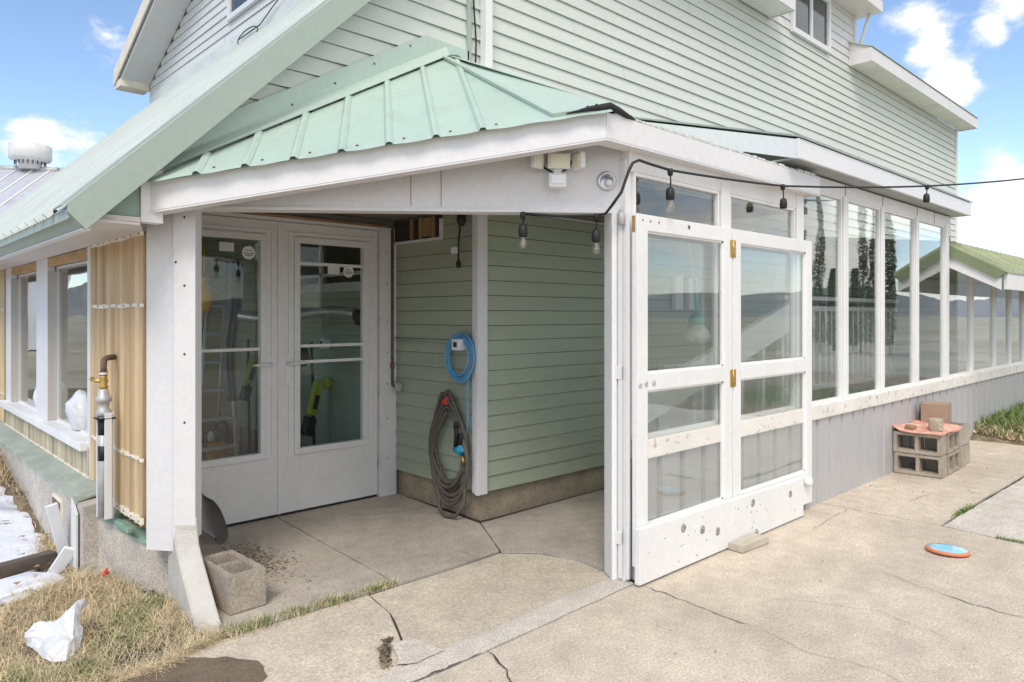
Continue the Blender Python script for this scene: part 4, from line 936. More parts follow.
def bulb(p, drop, has_bulb, tilt=0):
    p = Vector(p); m = M(); m.lathe(p, [(.014, .014), (.018, .0), (.012, -.024)], (0, 0, 1), 10)
    q = p - Vector((-tilt * .5, 0, drop)); m.tube([p, (p + q) / 2 + Vector((.004, 0, 0)), q], .0045, 6)
    m.lathe(q, [(.012, .010), (.022, 0), (.025, -.03), (.024, -.055), (.018, -.06)], (0, 0, 1), 14); s_ = m.build('socket', BLACK, sg)
    if has_bulb:
        m = M(); m.lathe(q, [(.013, -.058), (.014, -.068), (.020, -.085), (.023, -.10), (.018, -.118), (.006, -.128)], (0, 0, 1), 16); m.build('bulb', BULB, s_)
        m = M(); m.tube([q + Vector((0, 0, -.06)), q + Vector((.006, 0, -.085)), q + Vector((-.005, 0, -.10)), q + Vector((.004, 0, -.112))], .002, 5); m.build('filament', AMBER, s_)
bulb(on_beam(1.80, .015, 1.99), .06, True); bulb(on_beam(2.20, .02, 1.985), .08, True); bulb((3.365, 2.275, 2.25), .10, True); bulb((4.70, 2.27, 2.33), .09, False, .02); bulb((6.47, 1.90, 2.50), .07, False, -.03)
# black plug lead hanging inside the porch
hl_ = thing('hanging_lead', 'short black lead with white tag hanging at the alcove corner', 'cable', (3.22, 3.9, 2.1))
m = M(); m.tube([(3.21, 3.93, 2.17), (3.215, 3.94, 2.05), (3.21, 3.95, 1.95), (3.212, 3.95, 1.84)], .007, 7); m.lathe((3.212, 3.95, 1.84), [(.01, .0), (.018, -.015), (.018, -.05), (.012, -.055)], n=10); m.lathe((3.205, 3.91, 2.17), [(.03, 0), (.035, -.05), (.02, -.09)], n=10); m.build('lead', BLACK, hl_)
m = M(); m.box(3.20, 3.206, 3.95, 4.02, 1.89, 1.935); m.build('tag', PLW, hl_)
# outlet box with its conduit
ob = thing('outlet_box', 'white square outlet box inside the blue cord coil', 'outlet', (3.27, 4.05, 1.22))
m = M(); m.box(3.175, 3.285, 3.90, 3.985, 1.20, 1.28, .006); m.build('box', PLW, ob); m = M(); m.box(3.170, 3.176, 3.925, 3.96, 1.222, 1.258, .002); m.build('socket', BLACK, ob)
m = M(); m.tube([(3.275, 3.98, 1.25), (3.275, 4.84, 1.265)], .0045, 8); m.tube([(3.275, 3.98, 1.225), (3.275, 4.5, 1.235), (3.275, 4.84, 1.24)], .004, 8); m.each('conduit', GALV, ob)
# blue cord coil
def coil(n, cy, cz, ry, rz_, x, jit, seed, k=26, tp=0):
    rr = random.Random(seed); pts = []
    for i in range(n):
        a_y = ry * (1 + rr.uniform(-jit, jit)); a_z = rz_ * (1 + rr.uniform(-jit, jit)); oy, oz = rr.uniform(-jit, jit) * ry * .6, rr.uniform(-jit, jit) * rz_ * .4; ox = rr.uniform(-.02, .02)
        for j in range(k):
            a = 2 * math.pi * j / k + math.pi / 2
            pts.append((x + ox * math.sin(a * .5) - .02 + .012 * math.sin(a + i), cy + oy + a_y * math.cos(a) * (1 - tp * max(0, math.sin(a))), cz + oz * (1 - math.sin(a)) * .5 + a_z * math.sin(a)))
    # smooth
    for _ in range(2): pts = [pts[0]] + [tuple((pts[i - 1][c_] + 2 * pts[i][c_] + pts[i + 1][c_]) / 4 for c_ in range(3)) for i in range(1, len(pts) - 1)] + [pts[-1]]
    return pts
m = M(); p = coil(10, 3.95, 1.15, .15, .155, 3.245, .16, 3); m.tube(p, .0058, 6)
m.tube([(3.23, 3.86, 1.05), (3.225, 3.87, .9), (3.225, 3.86, .72), (3.23, 3.88, .60)], .006, 6)
solo(m, 'coiled_cord', BLUE, 'bright blue cord coiled on a hook above the grey hose', 'cord', loc=(3.24, 3.985, 1.1))
# grey hose
gh = thing('garden_hose', 'long grey garden hose hanging in loops beside the alcove corner', 'hose', (3.25, 4.08, .05))
m = M(); p = coil(6, 4.07, .54, .215, .34, 3.235, .13, 11, 30, .5); m.tube(p, .0135, 8)
p = coil(3, 4.04, .44, .20, .36, 3.22, .14, 5, 30, .5); m.tube(p, .0135, 8)
m.tube([(3.22, 4.16, .35), (3.20, 4.17, .16), (3.17, 4.12, .05), (3.15, 4.02, .016), (3.16, 3.92, .03), (3.19, 3.86, .12), (3.21, 3.87, .3), (3.215, 3.9, .5)], .0135, 8)
m.build('hose', HOSE, gh)
m = M(); m.box(3.19, 3.24, 4.05, 4.11, .80, .84, .008); m.tube([(3.2, 4.05, .85), (3.2, 4.12, .82)], .014, 8); m.build('tap_handle', RED, gh)
m = M(); m.tube([(3.18, 3.95, .50), (3.18, 3.90, .50), (3.17, 3.86, .52)], [.022, .03, .028], 10); m.lathe((3.18, 3.89, .50), [(.036, -.015), (.036, .015)], (0, 1, .3), 14); m.build('nozzle', BLUET, gh)
m = M(); m.tube([(3.17, 3.93, .52), (3.17, 3.92, .60), (3.165, 3.92, .66)], .017, 8); m.tube([(3.17, 3.88, .54), (3.17, 3.87, .62)], .015, 8); m.lathe((3.165, 3.92, .66), [(.018, 0), (.018, .03), (.01, .035)], n=10); m.build('coupling', BLACK, gh)
m = M(); m.tube([(3.17, 3.86, .46), (3.17, 3.84, .42)], .012, 8); m.build('brass_end', BRASS, gh)
# exposed pipe
ep = thing('water_pipe', 'rusty vertical pipe with elbow tap beside the glazed doors', 'pipe', (3.26, 4.83, .9))
m = M(); m.tube([(3.245, 4.835, 2.14), (3.245, 4.835, .93), (3.245, 4.83, .89), (3.245, 4.80, .875), (3.245, 4.75, .875)], .013, 8); m.lathe((3.245, 4.835, 1.02), [(.019, 0), (.019, .05)], n=10); m.build('pipe', RUST, ep)
m = M(); m.lathe((3.25, 4.76, .875), [(.034, 0), (.036, .01), (.03, .02)], (0, -1, 0), 12); m.build('flange', GALV, ep)

# gas riser on the left wall
gr = thing('pipe_riser', 'white boxed pipe riser with brass valve and elbow on the yellow panel', 'pipe', (1.04, 4.33, .34))
m = M(); m.box(1.045, 1.08, 4.30, 4.312, .345, .92, .002); m.box(1.025, 1.04, 4.38, 4.39, .345, .92, .002); m.box(1.082, 1.09, 4.31, 4.39, .345, .92); m.build('channel', PLW, gr)
m = M(); m.tube([(1.05, 4.345, .35), (1.05, 4.345, .9)], .026, 14); m.build('riser_tube', GALV, gr)
m = M(); m.lathe((1.05, 4.345, .66), [(.028, 0), (.028, .08)], n=14); m.lathe((1.05, 4.345, .80), [(.028, 0), (.028, .09)], n=14); m.each('tape', BLACK, gr)
m = M(); m.lathe((1.05, 4.345, .90), [(.03, 0), (.038, .012), (.038, .03), (.028, .04), (.030, .075), (.040, .08), (.040, .10), (.030, .11), (.026, .14), (.018, .15)], n=14); m.build('regulator', GALV, gr)
m = M(); m.box(1.01, 1.10, 4.30, 4.39, .885, .893, .002); m.build('clamp', BLACK, gr)
m = M(); m.lathe((1.05, 4.345, 1.05), [(.02, 0), (.024, .01), (.017, .02), (.022, .04), (.017, .06), (.02, .075)], n=12); m.tube([(1.05, 4.345, 1.09), (1.02, 4.40, 1.09), (1.01, 4.42, 1.10)], [.012, .01, .014], 8); m.build('valve', BRASS, gr)
m = M(); m.tube([(1.05, 4.345, 1.12), (1.05, 4.345, 1.18), (1.055, 4.352, 1.205), (1.075, 4.375, 1.215), (1.14, 4.45, 1.215)], .016, 10); m.lathe((1.05, 4.345, 1.12), [(.02, 0), (.02, .025)], n=10); m.build('elbow', RUST, gr)
m = M(); m.lathe((1.05, 4.345, 1.125), [(.021, 0), (.021, .012)], n=10); m.build('collar', PLW, gr)

# ------------------------------------------------------------------ loose things on the ground
def cinder(name, label, group, loc, rotz, cores=2):
    """hollow block lying with its length on local X, cores along local Z, base at origin"""
    m = M(); L, W, Hh, t = .39, .19, .19, .032
    bmk = bmesh.new()
    xs_ = [-L / 2, -L / 2 + t, -t / 2, t / 2, L / 2 - t, L / 2]; ys_ = [-W / 2, -W / 2 + t, W / 2 - t, W / 2]
    sol = lambda i, j: not ((i in (1, 3)) and j == 1)
    V = {}
    def v(i, j, k):
        if (i, j, k) not in V: V[(i, j, k)] = bmk.verts.new((xs_[i], ys_[j], k * Hh))
        return V[(i, j, k)]
    for i in range(5):
        for j in range(3):
            if not sol(i, j): continue
            bmk.faces.new((v(i, j, 0), v(i, j + 1, 0), v(i + 1, j + 1, 0), v(i + 1, j, 0))); bmk.faces.new((v(i, j, 1), v(i + 1, j, 1), v(i + 1, j + 1, 1), v(i, j + 1, 1)))
            for di, dj, e in ((-1, 0, ((i, j), (i, j + 1))), (1, 0, ((i + 1, j + 1), (i + 1, j))), (0, -1, ((i + 1, j), (i, j))), (0, 1, ((i, j + 1), (i + 1, j + 1)))):
                a, b_ = i + di, j + dj
                if 0 <= a < 5 and 0 <= b_ < 3 and sol(a, b_): continue
                (p0, p1) = e; bmk.faces.new((v(*p0, 0), v(*p0, 1), v(*p1, 1), v(*p1, 0)))
    bmesh.ops.recalc_face_normals(bmk, faces=bmk.faces)
    se = [e for e in bmk.edges if len(e.link_faces) == 2 and e.calc_face_angle(0) > .5]
    bmesh.ops.bevel(bmk, geom=se, offset=.006, segments=2, affect='EDGES')
    m.add(bmk); o = m.build(name, BLOCKC); o.location = loc; o.rotation_euler = (0, 0, rotz); o['label'] = label; o['category'] = 'concrete block'
    if group: o['group'] = group
    return o
cb = cinder('cinder_block', 'grey hollow concrete block standing beside the flared pillar foot', 'hollow concrete blocks', (1.455, 3.62, .001), R(92))
def dupb(label, loc, rot):
    c_ = cb.copy(); COL.objects.link(c_); c_.location = loc; c_.rotation_euler = rot; c_['label'] = label; c_['group'] = 'hollow concrete blocks'; return c_
# stack: nearest pair turned with the cores facing the camera
dupb('lower hollow block at the front of the stack by the corrugated skirt, cores facing forward', (7.08, 2.15, .097), (R(0), R(90), 0)) 
for o in [x for x in COL.objects if x.name.startswith('cinder_block.')][:1]: bpy.data.objects.remove(o)
def lying(label, cx, cy, cz, axis, tw=0):
    """block centre; axis 'x' or 'y' = direction of the cores; length stays horizontal"""
    if axis == 'x':   # cores along X, length along Y, W vertical
        M3 = Matrix(((0, 0, 1), (1, 0, 0), (0, 1, 0)))
    elif axis == 'y':  # cores along Y, length along X, W vertical
        M3 = Matrix(((1, 0, 0), (0, 0, -1), (0, 1, 0)))
    else: M3 = Matrix(((1, 0, 0), (0, 1, 0), (0, 0, 1)))
    M3 = Matrix.Rotation(tw, 3, 'Z') @ M3
    off = M3 @ Vector((0, 0, .095)); c_ = dupb(label, Vector((cx, cy, cz)) - off, M3.to_euler()); return c_
lying('lower front hollow block of the stack, its two openings facing forward', 7.16, 2.16, .098, 'x', R(4))
lying('upper front hollow block of the stack, under the orange cushion', 7.155, 2.165, .290, 'x', R(3))
lying('lower middle hollow block of the stack, openings facing the patio', 7.47, 2.06, .098, 'y', R(1))
lying('upper middle hollow block of the stack, openings facing the patio', 7.465, 2.065, .290, 'y', R(2))
lying('lower rear hollow block of the stack, closed side showing', 7.89, 2.08, .097, 'z', R(3))
lying('upper rear hollow block of the stack, beside the brown box', 7.885, 2.085, .290, 'z', R(0))
# brown box block
m = M(); m.box(-.15, .15, -.11, .11, 0, .2, .004); o = m.build('brown_box', BROWNB); o.location = (7.80, 2.21, .386); o.rotation_euler = (0, 0, R(8)); o['label'] = 'plain brown box standing on the rear of the block stack'; o['category'] = 'box'
m = M(); m.box(-.15, .15, -.11, -.003, .2, .203); m.box(-.15, .15, .003, .11, .2, .203); m.build('lid_flap', BROWNB, o, local=True)
# orange cushion
m = M(); nx, ny = 16, 12; top = []; bot = []
for i in range(nx + 1):
    ra, rb = [], []
    for j in range(ny + 1):
        u, v_ = i / nx, j / ny; x = 7.03 + u * .66; y = 1.95 + v_ * .42
        e = min(u, 1 - u, v_, 1 - v_) * 6; puff = min(1, e) ** .5 * .022
        z = .387 + .004 * math.sin(x * 20) + (.05 * max(0, (v_ - .8) / .2) * (1 if u < .2 else .3)); 
        ra.append(m.bm.verts.new((x + .008 * math.sin(v_ * 9), y + .01 * math.sin(u * 7), z + .008 + puff + .006 * math.sin(u * 13 + v_ * 9)))); rb.append(m.bm.verts.new((x + .008 * math.sin(v_ * 9), y + .01 * math.sin(u * 7), z)))
    top.append(ra); bot.append(rb)
for i in range(nx):
    for j in range(ny):
        f = m.bm.faces.new((top[i][j], top[i + 1][j], top[i + 1][j + 1], top[i][j + 1])); f.smooth = True; m.bm.faces.new((bot[i][j], bot[i][j + 1], bot[i + 1][j + 1], bot[i + 1][j]))
for i in range(nx): m.bm.faces.new((top[i][0], bot[i][0], bot[i + 1][0], top[i + 1][0])); m.bm.faces.new((top[i][ny], top[i + 1][ny], bot[i + 1][ny], bot[i][ny]))
for j in range(ny): m.bm.faces.new((top[0][j], top[0][j + 1], bot[0][j + 1], bot[0][j])); m.bm.faces.new((top[nx][j], bot[nx][j], bot[nx][j + 1], top[nx][j + 1]))
solo(m, 'cushion', COPPERCL, 'faded orange flat cushion draped over the concrete block stack', 'cushion', loc=(7.3, 2.15, .385))
def rock(c, s, seed, label, mat=STONE, sc=(1, 1, .8)):
    rr = random.Random(seed); b = bmesh.new(); bmesh.ops.create_icosphere(b, subdivisions=3, radius=s)
    for v in b.verts:
        k = 1 + .18 * math.sin(v.co.x * 60 + seed) * math.cos(v.co.y * 50) + rr.uniform(-.05, .05)
        q = v.co * k; v.co = Vector((max(-s * .8, min(s * .8, q.x)) * sc[0], max(-s * .75, min(s * .75, q.y)) * sc[1], max(-s * .6, min(s * .7, q.z)) * sc[2]))
    m = M(); m.add(b)
    zmin = min(v.co.z for v in m.bm.verts)
    for v in m.bm.verts: v.co += Vector(c) - Vector((0, 0, zmin))
    return solo(m, 'stone', mat, label, 'stone', loc=c)
rock((7.10, 2.22, .40), .055, 2, 'small dark brown stone on the left of the orange cushion', WOODBR, (1, 1, .7)); rock((7.20, 2.04, .41), .065, 5, 'larger pale stone on the right of the orange cushion', STONE, (1, 1.1, 1.25))
# flying disc
fd = thing('flying_disc', 'sky blue flying disc with orange rim lying on the patio', 'frisbee', (4.93, 1.335, .006))
X = Matrix.Translation((4.93, 1.335, .012)) @ Matrix.Rotation(R(3), 4, 'Y')
def lathe_x(prof, mat, name, parent, n=36):
    b = bmesh.new(); tmp = M(); tmp.lathe((0, 0, 0), prof, n=n); bmesh.ops.transform(tmp.bm, matrix=X, verts=tmp.bm.verts); return tmp.build(name, mat, parent)
lathe_x([(.104, .012), (.113, .012), (.119, .006), (.119, -.007), (.110, -.008), (.10, -.002)], RIMO, 'rim', fd)
lathe_x([(.106, .008), (.1055, .013), (.06, .0145), (.001, .015)], DISC, 'disc', fd)
# wood block under the board
m = M(); X2 = Matrix.Translation((4.14, 2.225, .004)) @ Matrix.Rotation(R(-3), 4, 'Z'); m.box(-.15, .15, -.055, .045, 0, .042, .003, X2)
solo(m, 'timber_offcut', surf('grey_timber', (.50, .44, .36), .8, .15, 4, stretch=(1, 8, 4), bump=.3), 'short grey timber offcut wedged under the white kick board', 'timber', loc=(4.14, 2.225, 0))
# shovel leaning inside the pillar
sv = thing('shovel', 'grey steel shovel blade leaning behind the porch pillar', 'shovel', (1.72, 4.55, .02))
m = M(); g = []
for j in range(13):
    v_ = j / 12; w = .092 * (1 - abs(2 * v_ - 1) ** 2.6) ** .5 * (1 - .25 * v_) + .006; row = []
    for i in range(9):
        u = i / 8 * 2 - 1
        x = 1.735 + u * w * .8 - v_ * .05; y = 4.53 - u * w * .6 + v_ * .09 + .04 * (1 - u * u) * (.4 + .6 * v_); z = .02 + v_ * .30 - .02 * u
        row.append(m.bm.verts.new((x, y, z)))
    g.append(row)
for j in range(12):
    for i in range(8): f = m.bm.faces.new((g[j][i], g[j][i + 1], g[j + 1][i + 1], g[j + 1][i])); f.smooth = True
m.build('blade', surf('shovel_steel', (.20, .19, .18), .45, .15, 8, metallic=.3), sv)
m = M(); m.tube([(1.66, 4.66, .30), (1.60, 4.66, .55), (1.50, 4.70, 1.1), (1.45, 4.72, 1.35)], .016, 10); m.build('shaft', BLACK, sv)
m = M(); m.lathe((1.55, 4.15, .0), [(.05, 0), (.06, .03), (.03, .06)], n=9)
solo(m, 'brick_shard', surf('orange_brick', (.42, .24, .12), .9, .2, 8), 'broken orange brick piece on the ground behind the flared pillar foot', 'brick', loc=(1.55, 4.15, 0))
# plastic bag
def bag(c, sx_, sy_, sz_, seed, name, label, mat=BAGM, sub=4):
    rr = random.Random(seed); b = bmesh.new(); bmesh.ops.create_icosphere(b, subdivisions=sub, radius=1)
    dirs = [(Vector((rr.gauss(0, 1), rr.gauss(0, 1), rr.gauss(0, .7))).normalized(), rr.uniform(.15, .5)) for _ in range(9)]
    for v in b.verts:
        n_ = v.co.normalized(); k = .75
        for d_, a in dirs:
            t = n_.dot(d_); k += a * max(0, t) ** 5
        k += .07 * math.sin(n_.x * 11 + n_.z * 7 + seed) + .05 * math.sin(n_.y * 17 - n_.z * 13) - .05 * abs(math.sin(n_.x * 7 + n_.y * 9))
        v.co = Vector((n_.x * k * sx_, n_.y * k * sy_, max(-.15, n_.z * k) * sz_))
    for f in b.faces: f.smooth = (rr.random() < .75)
    m = M(); m.add(b)
    for v in m.bm.verts: v.co += Vector(c)
    return solo(m, name, mat, label, 'plastic bag', loc=c)
def crumple():
    gx = [  # rows from the near foot of the bag to its back; (x, y, z)
        [(.535, 3.74, -.02), (.545, 3.62, -.02), (.56, 3.48, -.02), (.60, 3.37, -.02), (.66, 3.34, -.02), (.715, 3.40, -.02), (.77, 3.49, -.02)],
        [(.525, 3.77, .01), (.575, 3.64, .035), (.60, 3.53, .03), (.635, 3.43, .05), (.68, 3.41, .035), (.725, 3.46, .05), (.785, 3.54, .02)],
        [(.53, 3.79, .025), (.60, 3.68, .065), (.64, 3.60, .045), (.67, 3.53, .085), (.70, 3.50, .07), (.74, 3.54, .105), (.79, 3.60, .06)],
        [(.54, 3.81, .02), (.63, 3.72, .075), (.665, 3.66, .06), (.70, 3.62, .12), (.73, 3.60, .11), (.76, 3.62, .155), (.80, 3.66, .13)],
        [(.56, 3.83, .0), (.65, 3.77, .05), (.69, 3.72, .07), (.73, 3.69, .125), (.76, 3.67, .15), (.785, 3.68, .175), (.845, 3.72, .165)],
        [(.58, 3.86, -.02), (.67, 3.82, -.02), (.72, 3.79, .0), (.76, 3.77, .03), (.79, 3.75, .06), (.82, 3.75, .10), (.86, 3.76, .12)]]
    gx = [[(.80 + (x - .80) * .72, 3.76 + (y - 3.74) * .72, z * .8 + .01) for x, y, z in r] for r in gx]
    m = M(); V = [[m.bm.verts.new(p) for p in r] for r in gx]
    for i in range(5):
        for j in range(6): m.bm.faces.new((V[i][j], V[i][j + 1], V[i + 1][j + 1], V[i + 1][j]))
    bmesh.ops.triangulate(m.bm, faces=m.bm.faces)
    bmesh.ops.subdivide_edges(m.bm, edges=m.bm.edges[:], cuts=3, fractal=.9, along_normal=.7, seed=5, use_grid_fill=True)
    return m
solo(crumple(), 'plastic_bag', BAGM, 'crumpled white plastic bag lying on the dry grass', 'plastic bag', loc=(.68, 3.6, 0))
bag((1.30, 5.62, .70), .14, .20, .26, 9, 'plastic_bag', 'white plastic bag bunched inside the nearer side window'); bag((1.30, 5.25, .68), .08, .10, .12, 19, 'plastic_bag', 'small rolled white plastic on the sill inside the nearer side window'); bag((1.30, 6.95, .70), .12, .2, .22, 29, 'plastic_bag', 'white plastic bag inside the farther side window')
# white downpipe lying at the foundation
m = M(); m.box(-.03, .03, -.012, .012, -.22, .22, .004, Matrix.Translation((.935, 4.80, .16)) @ Matrix.Rotation(R(-14), 4, 'Y') @ Matrix.Rotation(R(12), 4, 'X'))
m.box(-.035, .035, -.01, .01, -.12, .12, .004, Matrix.Translation((.91, 4.68, .04)) @ Matrix.Rotation(R(24), 4, 'Y') @ Matrix.Rotation(R(28), 4, 'X'))
solo(m, 'downpipe_piece', PLW, 'bent white downpipe piece leaning at the foundation by the vent', 'downpipe', loc=(.93, 4.75, 0))
m = M(); m.box(-.018, .018, -.012, .012, 0, .02, .005, Matrix.Translation((1.04, 4.27, .055)) @ Matrix.Rotation(.6, 4, 'Z')); m.tube([(1.03, 4.26, .07), (1.05, 4.28, .085)], .006, 6)
solo(m, 'plastic_clip', RED, 'small red plastic clip in the straw at the foundation', 'clip', loc=(1.04, 4.27, .05))

# ------------------------------------------------------------------ things inside the lean-to, seen through the doors
ld = thing('stepladder', 'tall aluminium stepladder standing behind the left door pane', 'ladder', (1.98, 5.95, 0))
lt = Vector((2.06, 5.95, 1.72))
for s_, xo in ((-1, -.2), (1, .2)):
    m = M(); m.tube([(1.93 + xo, 5.65, .01), (2.06 + xo * .45, 5.93, 1.70)], .022, 6); m.build('rail', ALU, ld)
    m = M(); m.tube([(2.0 + xo, 6.35, .01), (2.06 + xo * .45, 5.98, 1.68)], .016, 6); m.build('rear_rail', ALU, ld)
for i in range(6):
    t = (i + .7) / 6.3; w = .2 - .11 * t; c_ = Vector((1.93, 5.65, 0)).lerp(Vector((2.06, 5.93, 1.7)), t); m = M(); m.box(c_.x - w, c_.x + w, c_.y - .03, c_.y + .05, c_.z - .012, c_.z + .012, .002); m.build('step', ALU, ld)
m = M(); m.box(1.93, 2.19, 5.85, 6.04, 1.69, 1.73, .005); m.build('top_cap', GALV, ld); ld.location.x += .66; ld.location.y += 1.15
m = M(); b = bmesh.new(); bmesh.ops.create_uvsphere(b, u_segments=14, v_segments=10, radius=1)
for v in b.verts: v.co = Vector((v.co.x * .06 * (1 - .2 * v.co.z), v.co.y * .04, v.co.z * .13))
for f in b.faces: f.smooth = True
m.add(b); m.lathe((0, 0, .12), [(.05, 0), (.055, .03), (.02, .04)], n=14); m.tube([(0, 0, .13), (0, 0, .42)], .008, 6)
o = solo(m, 'hanging_work_lamp', AMBER, 'amber work lamp hanging above the stepladder behind the left door', 'lamp'); o.location = (2.10, 5.75, 1.60)
def drape():
    m = M(); n1, n2 = 14, 20; g = []
    for i in range(n1 + 1):
        row = []
        for j in range(n2 + 1):
            u, v_ = i / n1, j / n2
            row.append(m.bm.verts.new((2.44 + u * .13 * (1 - .3 * v_) + .02 * math.sin(v_ * 7), 6.2 + .04 * math.sin(u * 17 + v_ * 3), 1.95 - v_ * 1.25)))
        g.append(row)
    for i in range(n1):
        for j in range(n2): f = m.bm.faces.new((g[i][j], g[i + 1][j], g[i + 1][j + 1], g[i][j + 1])); f.smooth = True
    bmesh.ops.solidify(m.bm, geom=m.bm.faces[:], thickness=.004)
    return m
solo(drape(), 'hanging_sheet', surf('grey_sheet', (.45, .47, .48), .6, .1, 6), 'pale translucent sheet hanging behind the stepladder', 'sheet', loc=(2.25, 6.2, .7))
m = M(); m.tube([(1.3, 6.25, 1.96), (2.5, 6.25, 1.94)], .016, 8)
solo(m, 'hanging_rail', ALU, 'horizontal pale rail behind the left door pane', 'rail', loc=(1.9, 6.25, 1.95))
def trimmer(label, x, y, lean, col, headz, s=1):
    t = thing('string_trimmer', label, 'garden tool', (x, y, 0), 'battery garden tools leaning inside the lean-to')
    m = M(); m.tube([(x, y, .05), (x + lean * .3, y + .05, .6), (x + lean, y + .15, 1.2)], .013, 8); m.build('shaft', BLACK, t)
    c_ = Vector((x + lean * headz / 1.2, y + .05, headz)); X = Matrix.Translation(c_) @ Matrix.Rotation(.25, 4, 'Y') @ Matrix.Scale(s, 4)
    m = M(); m.box(-.045, .045, -.04, .04, -.16, .16, .03, X); m.box(-.03, .06, -.035, .035, .12, .22, .02, X @ Matrix.Rotation(.4, 4, 'Y')); bd = m.build('motor_housing', col, t)
    m = M(); m.box(-.022, .022, -.05, .05, -.10, .03, .01, X); m.build('grip', BLACK, bd)
    m = M(); m.box(-.05, .05, -.045, .045, -.34, -.17, .02, X); m.build('battery', BLACK, t)
    return t
trimmer('lime green trimmer leaning against the siding behind the right door', 3.10, 5.85, .05, LIME, .70, 1.0)
trimmer('lime and black tool seen at the right edge of the left door pane', 3.02, 7.05, .05, LIME, .88, .9)
trimmer('orange and black tool half hidden behind the door meeting stiles', 2.92, 6.15, -.03, ORANGE, .62, .8)
m = M()
for q in range(6): a = .1 * q; m.tube([(2.6 + q * .06, 5.55 + rnd(0, .2), .05), (2.62 + q * .055 + rnd(-.04, .04), 5.65 + rnd(0, .1), rnd(.8, 1.25))], .011, 7)
solo(m, 'tool_handles', BLACK, 'dark bundle of long tool handles behind the right door', 'tools', loc=(2.75, 5.6, 0))
m = M(); m.lathe((2.72, 5.62, 1.02), [(.16, 0), (.2, .05), (.17, .16), (.06, .2)], n=18)
solo(m, 'black_bucket', BLACK, 'black tub resting on the tools behind the right door', 'tub', loc=(2.72, 5.62, 1.02))
# foil duct
dt_ = thing('foil_duct', 'silver flexible duct running along the wall behind the right door', 'duct', (2.9, 5.7, 1.4))
pts = [(2.5 + i * .04, 6.05 - i * .045 + .0, 1.45 - .03 * math.sin(i * .35)) for i in range(0, 18)]
m = M(); fine_p, rad = [], []
for i in range(len(pts) - 1):
    for k in range(4):
        p0, p1 = Vector(pts[i]), Vector(pts[i + 1]); fine_p.append(p0.lerp(p1, k / 4)); rad.append(.05 if k % 2 else .043)
m.tube(fine_p, rad, 16); m.build('duct', FOIL, dt_)
m = M(); m.lathe((3.19, 5.3, 1.43), [(.06, 0), (.07, .03), (.07, .06)], (1, -.2, 0), 16); m.build('collar', BLACK, dt_)
m = M(); m.box(3.21, 3.28, 5.88, 5.97, 1.14, 1.24, .006); o = solo(m, 'inner_outlet', PLW, 'white outlet box on the siding behind the right door pane', 'outlet', loc=(3.25, 5.9, 1.2)); m = M(); m.box(3.205, 3.212, 5.905, 5.945, 1.17, 1.21); m.build('socket', BLACK, o)
# window in the gable wall, inside
m = M(); m.box(3.25, 3.29, 5.2, 6.9, 1.66, 1.74, .004); m.box(3.25, 3.28, 5.25, 6.85, 1.80, 1.83); m.box(3.25, 3.29, 5.22, 5.29, 1.74, 2.3, .003); m.box(3.25, 3.29, 6.0, 6.05, 1.74, 2.3); m.box(3.25, 3.29, 6.78, 6.85, 1.74, 2.3); o = m.build('inner_window', WHITE, H)
m = M(); m.box(3.272, 3.28, 5.29, 6.78, 1.74, 2.3); m.build('pane', surf('inner_dark_glass', (.04, .035, .03), .1, .2, 2, spec=.8), o)
# vacuum
vc = thing('shop_vacuum', 'grey and amber shop vacuum with hose on the floor behind the left door', 'vacuum', (2.35, 5.5, 0))
m = M(); m.lathe((2.35, 5.5, .13), [(.14, 0), (.16, .04), (.15, .12), (.10, .17), (.03, .18)], n=20); m.tube([(2.27, 5.45, .29), (2.30, 5.44, .37), (2.38, 5.44, .38), (2.42, 5.46, .28)], .014, 8); m.build('body', surf('vac_grey', (.16, .15, .15), .5, .1, 8), vc)
m = M(); m.box(2.17, 2.33, 5.27, 5.38, .02, .20, .02); m.box(2.19, 2.31, 5.24, 5.275, .06, .12, .01); m.build('amber_base', AMBER, vc)
m = M(); m.lathe((2.20, 5.33, .22), [(.03, 0), (.035, .06), (.015, .10)], n=12); m.build('white_cap', PLW, vc)
m = M(); m.tube([(2.22, 5.55, .18), (2.05, 5.6, .19), (1.88, 5.65, .16), (1.85, 5.6, .08), (1.98, 5.5, .02), (2.1, 5.3, .02), (2.18, 5.2, .02)], [.022, .024, .024, .022, .012, .007, .006], 10); m.build('hose', BLACK, vc)
vc.location += Vector((.45, 1.75, 0))
# things on the house wall seen through the folding doors
sw = thing('switch_boxes', 'pair of white electrical boxes on the siding behind the folding doors', 'electrical box', (6.05, 3.75, 1.6))
m = M(); m.box(5.62, 5.75, 3.74, 3.785, 1.50, 1.82, .006); m.box(5.83, 5.98, 3.73, 3.785, 1.50, 1.80, .006); m.build('box', PLW, sw)
bpy.data.objects.remove(bpy.data.objects['partition'])
db = thing('hanging_duster', 'teal headed brush hanging on a grey handle behind the folding door glass', 'brush', (4.78, 3.0, 1.38))
m = M(); m.tube([(4.66, 3.0, 2.1), (4.72, 3.0, 1.85), (4.76, 3.0, 1.7)], .005, 6); m.build('cord', ALU, db)
m = M(); m.tube([(4.76, 3.0, 1.72), (4.79, 3.0, 1.44)], .011, 8); m.lathe((4.79, 3.0, 1.38), [(.062, 0), (.066, .02), (.05, .06), (.018, .085)], n=16); m.build('brush_head', TEAL, db)
m = M(); m.lathe((4.79, 3.0, 1.24), [(.11, 0), (.10, .07), (.055, .14)], n=16); m.build('bristles', surf('pale_bristle', (.7, .68, .62), .9, .15, 30), db)

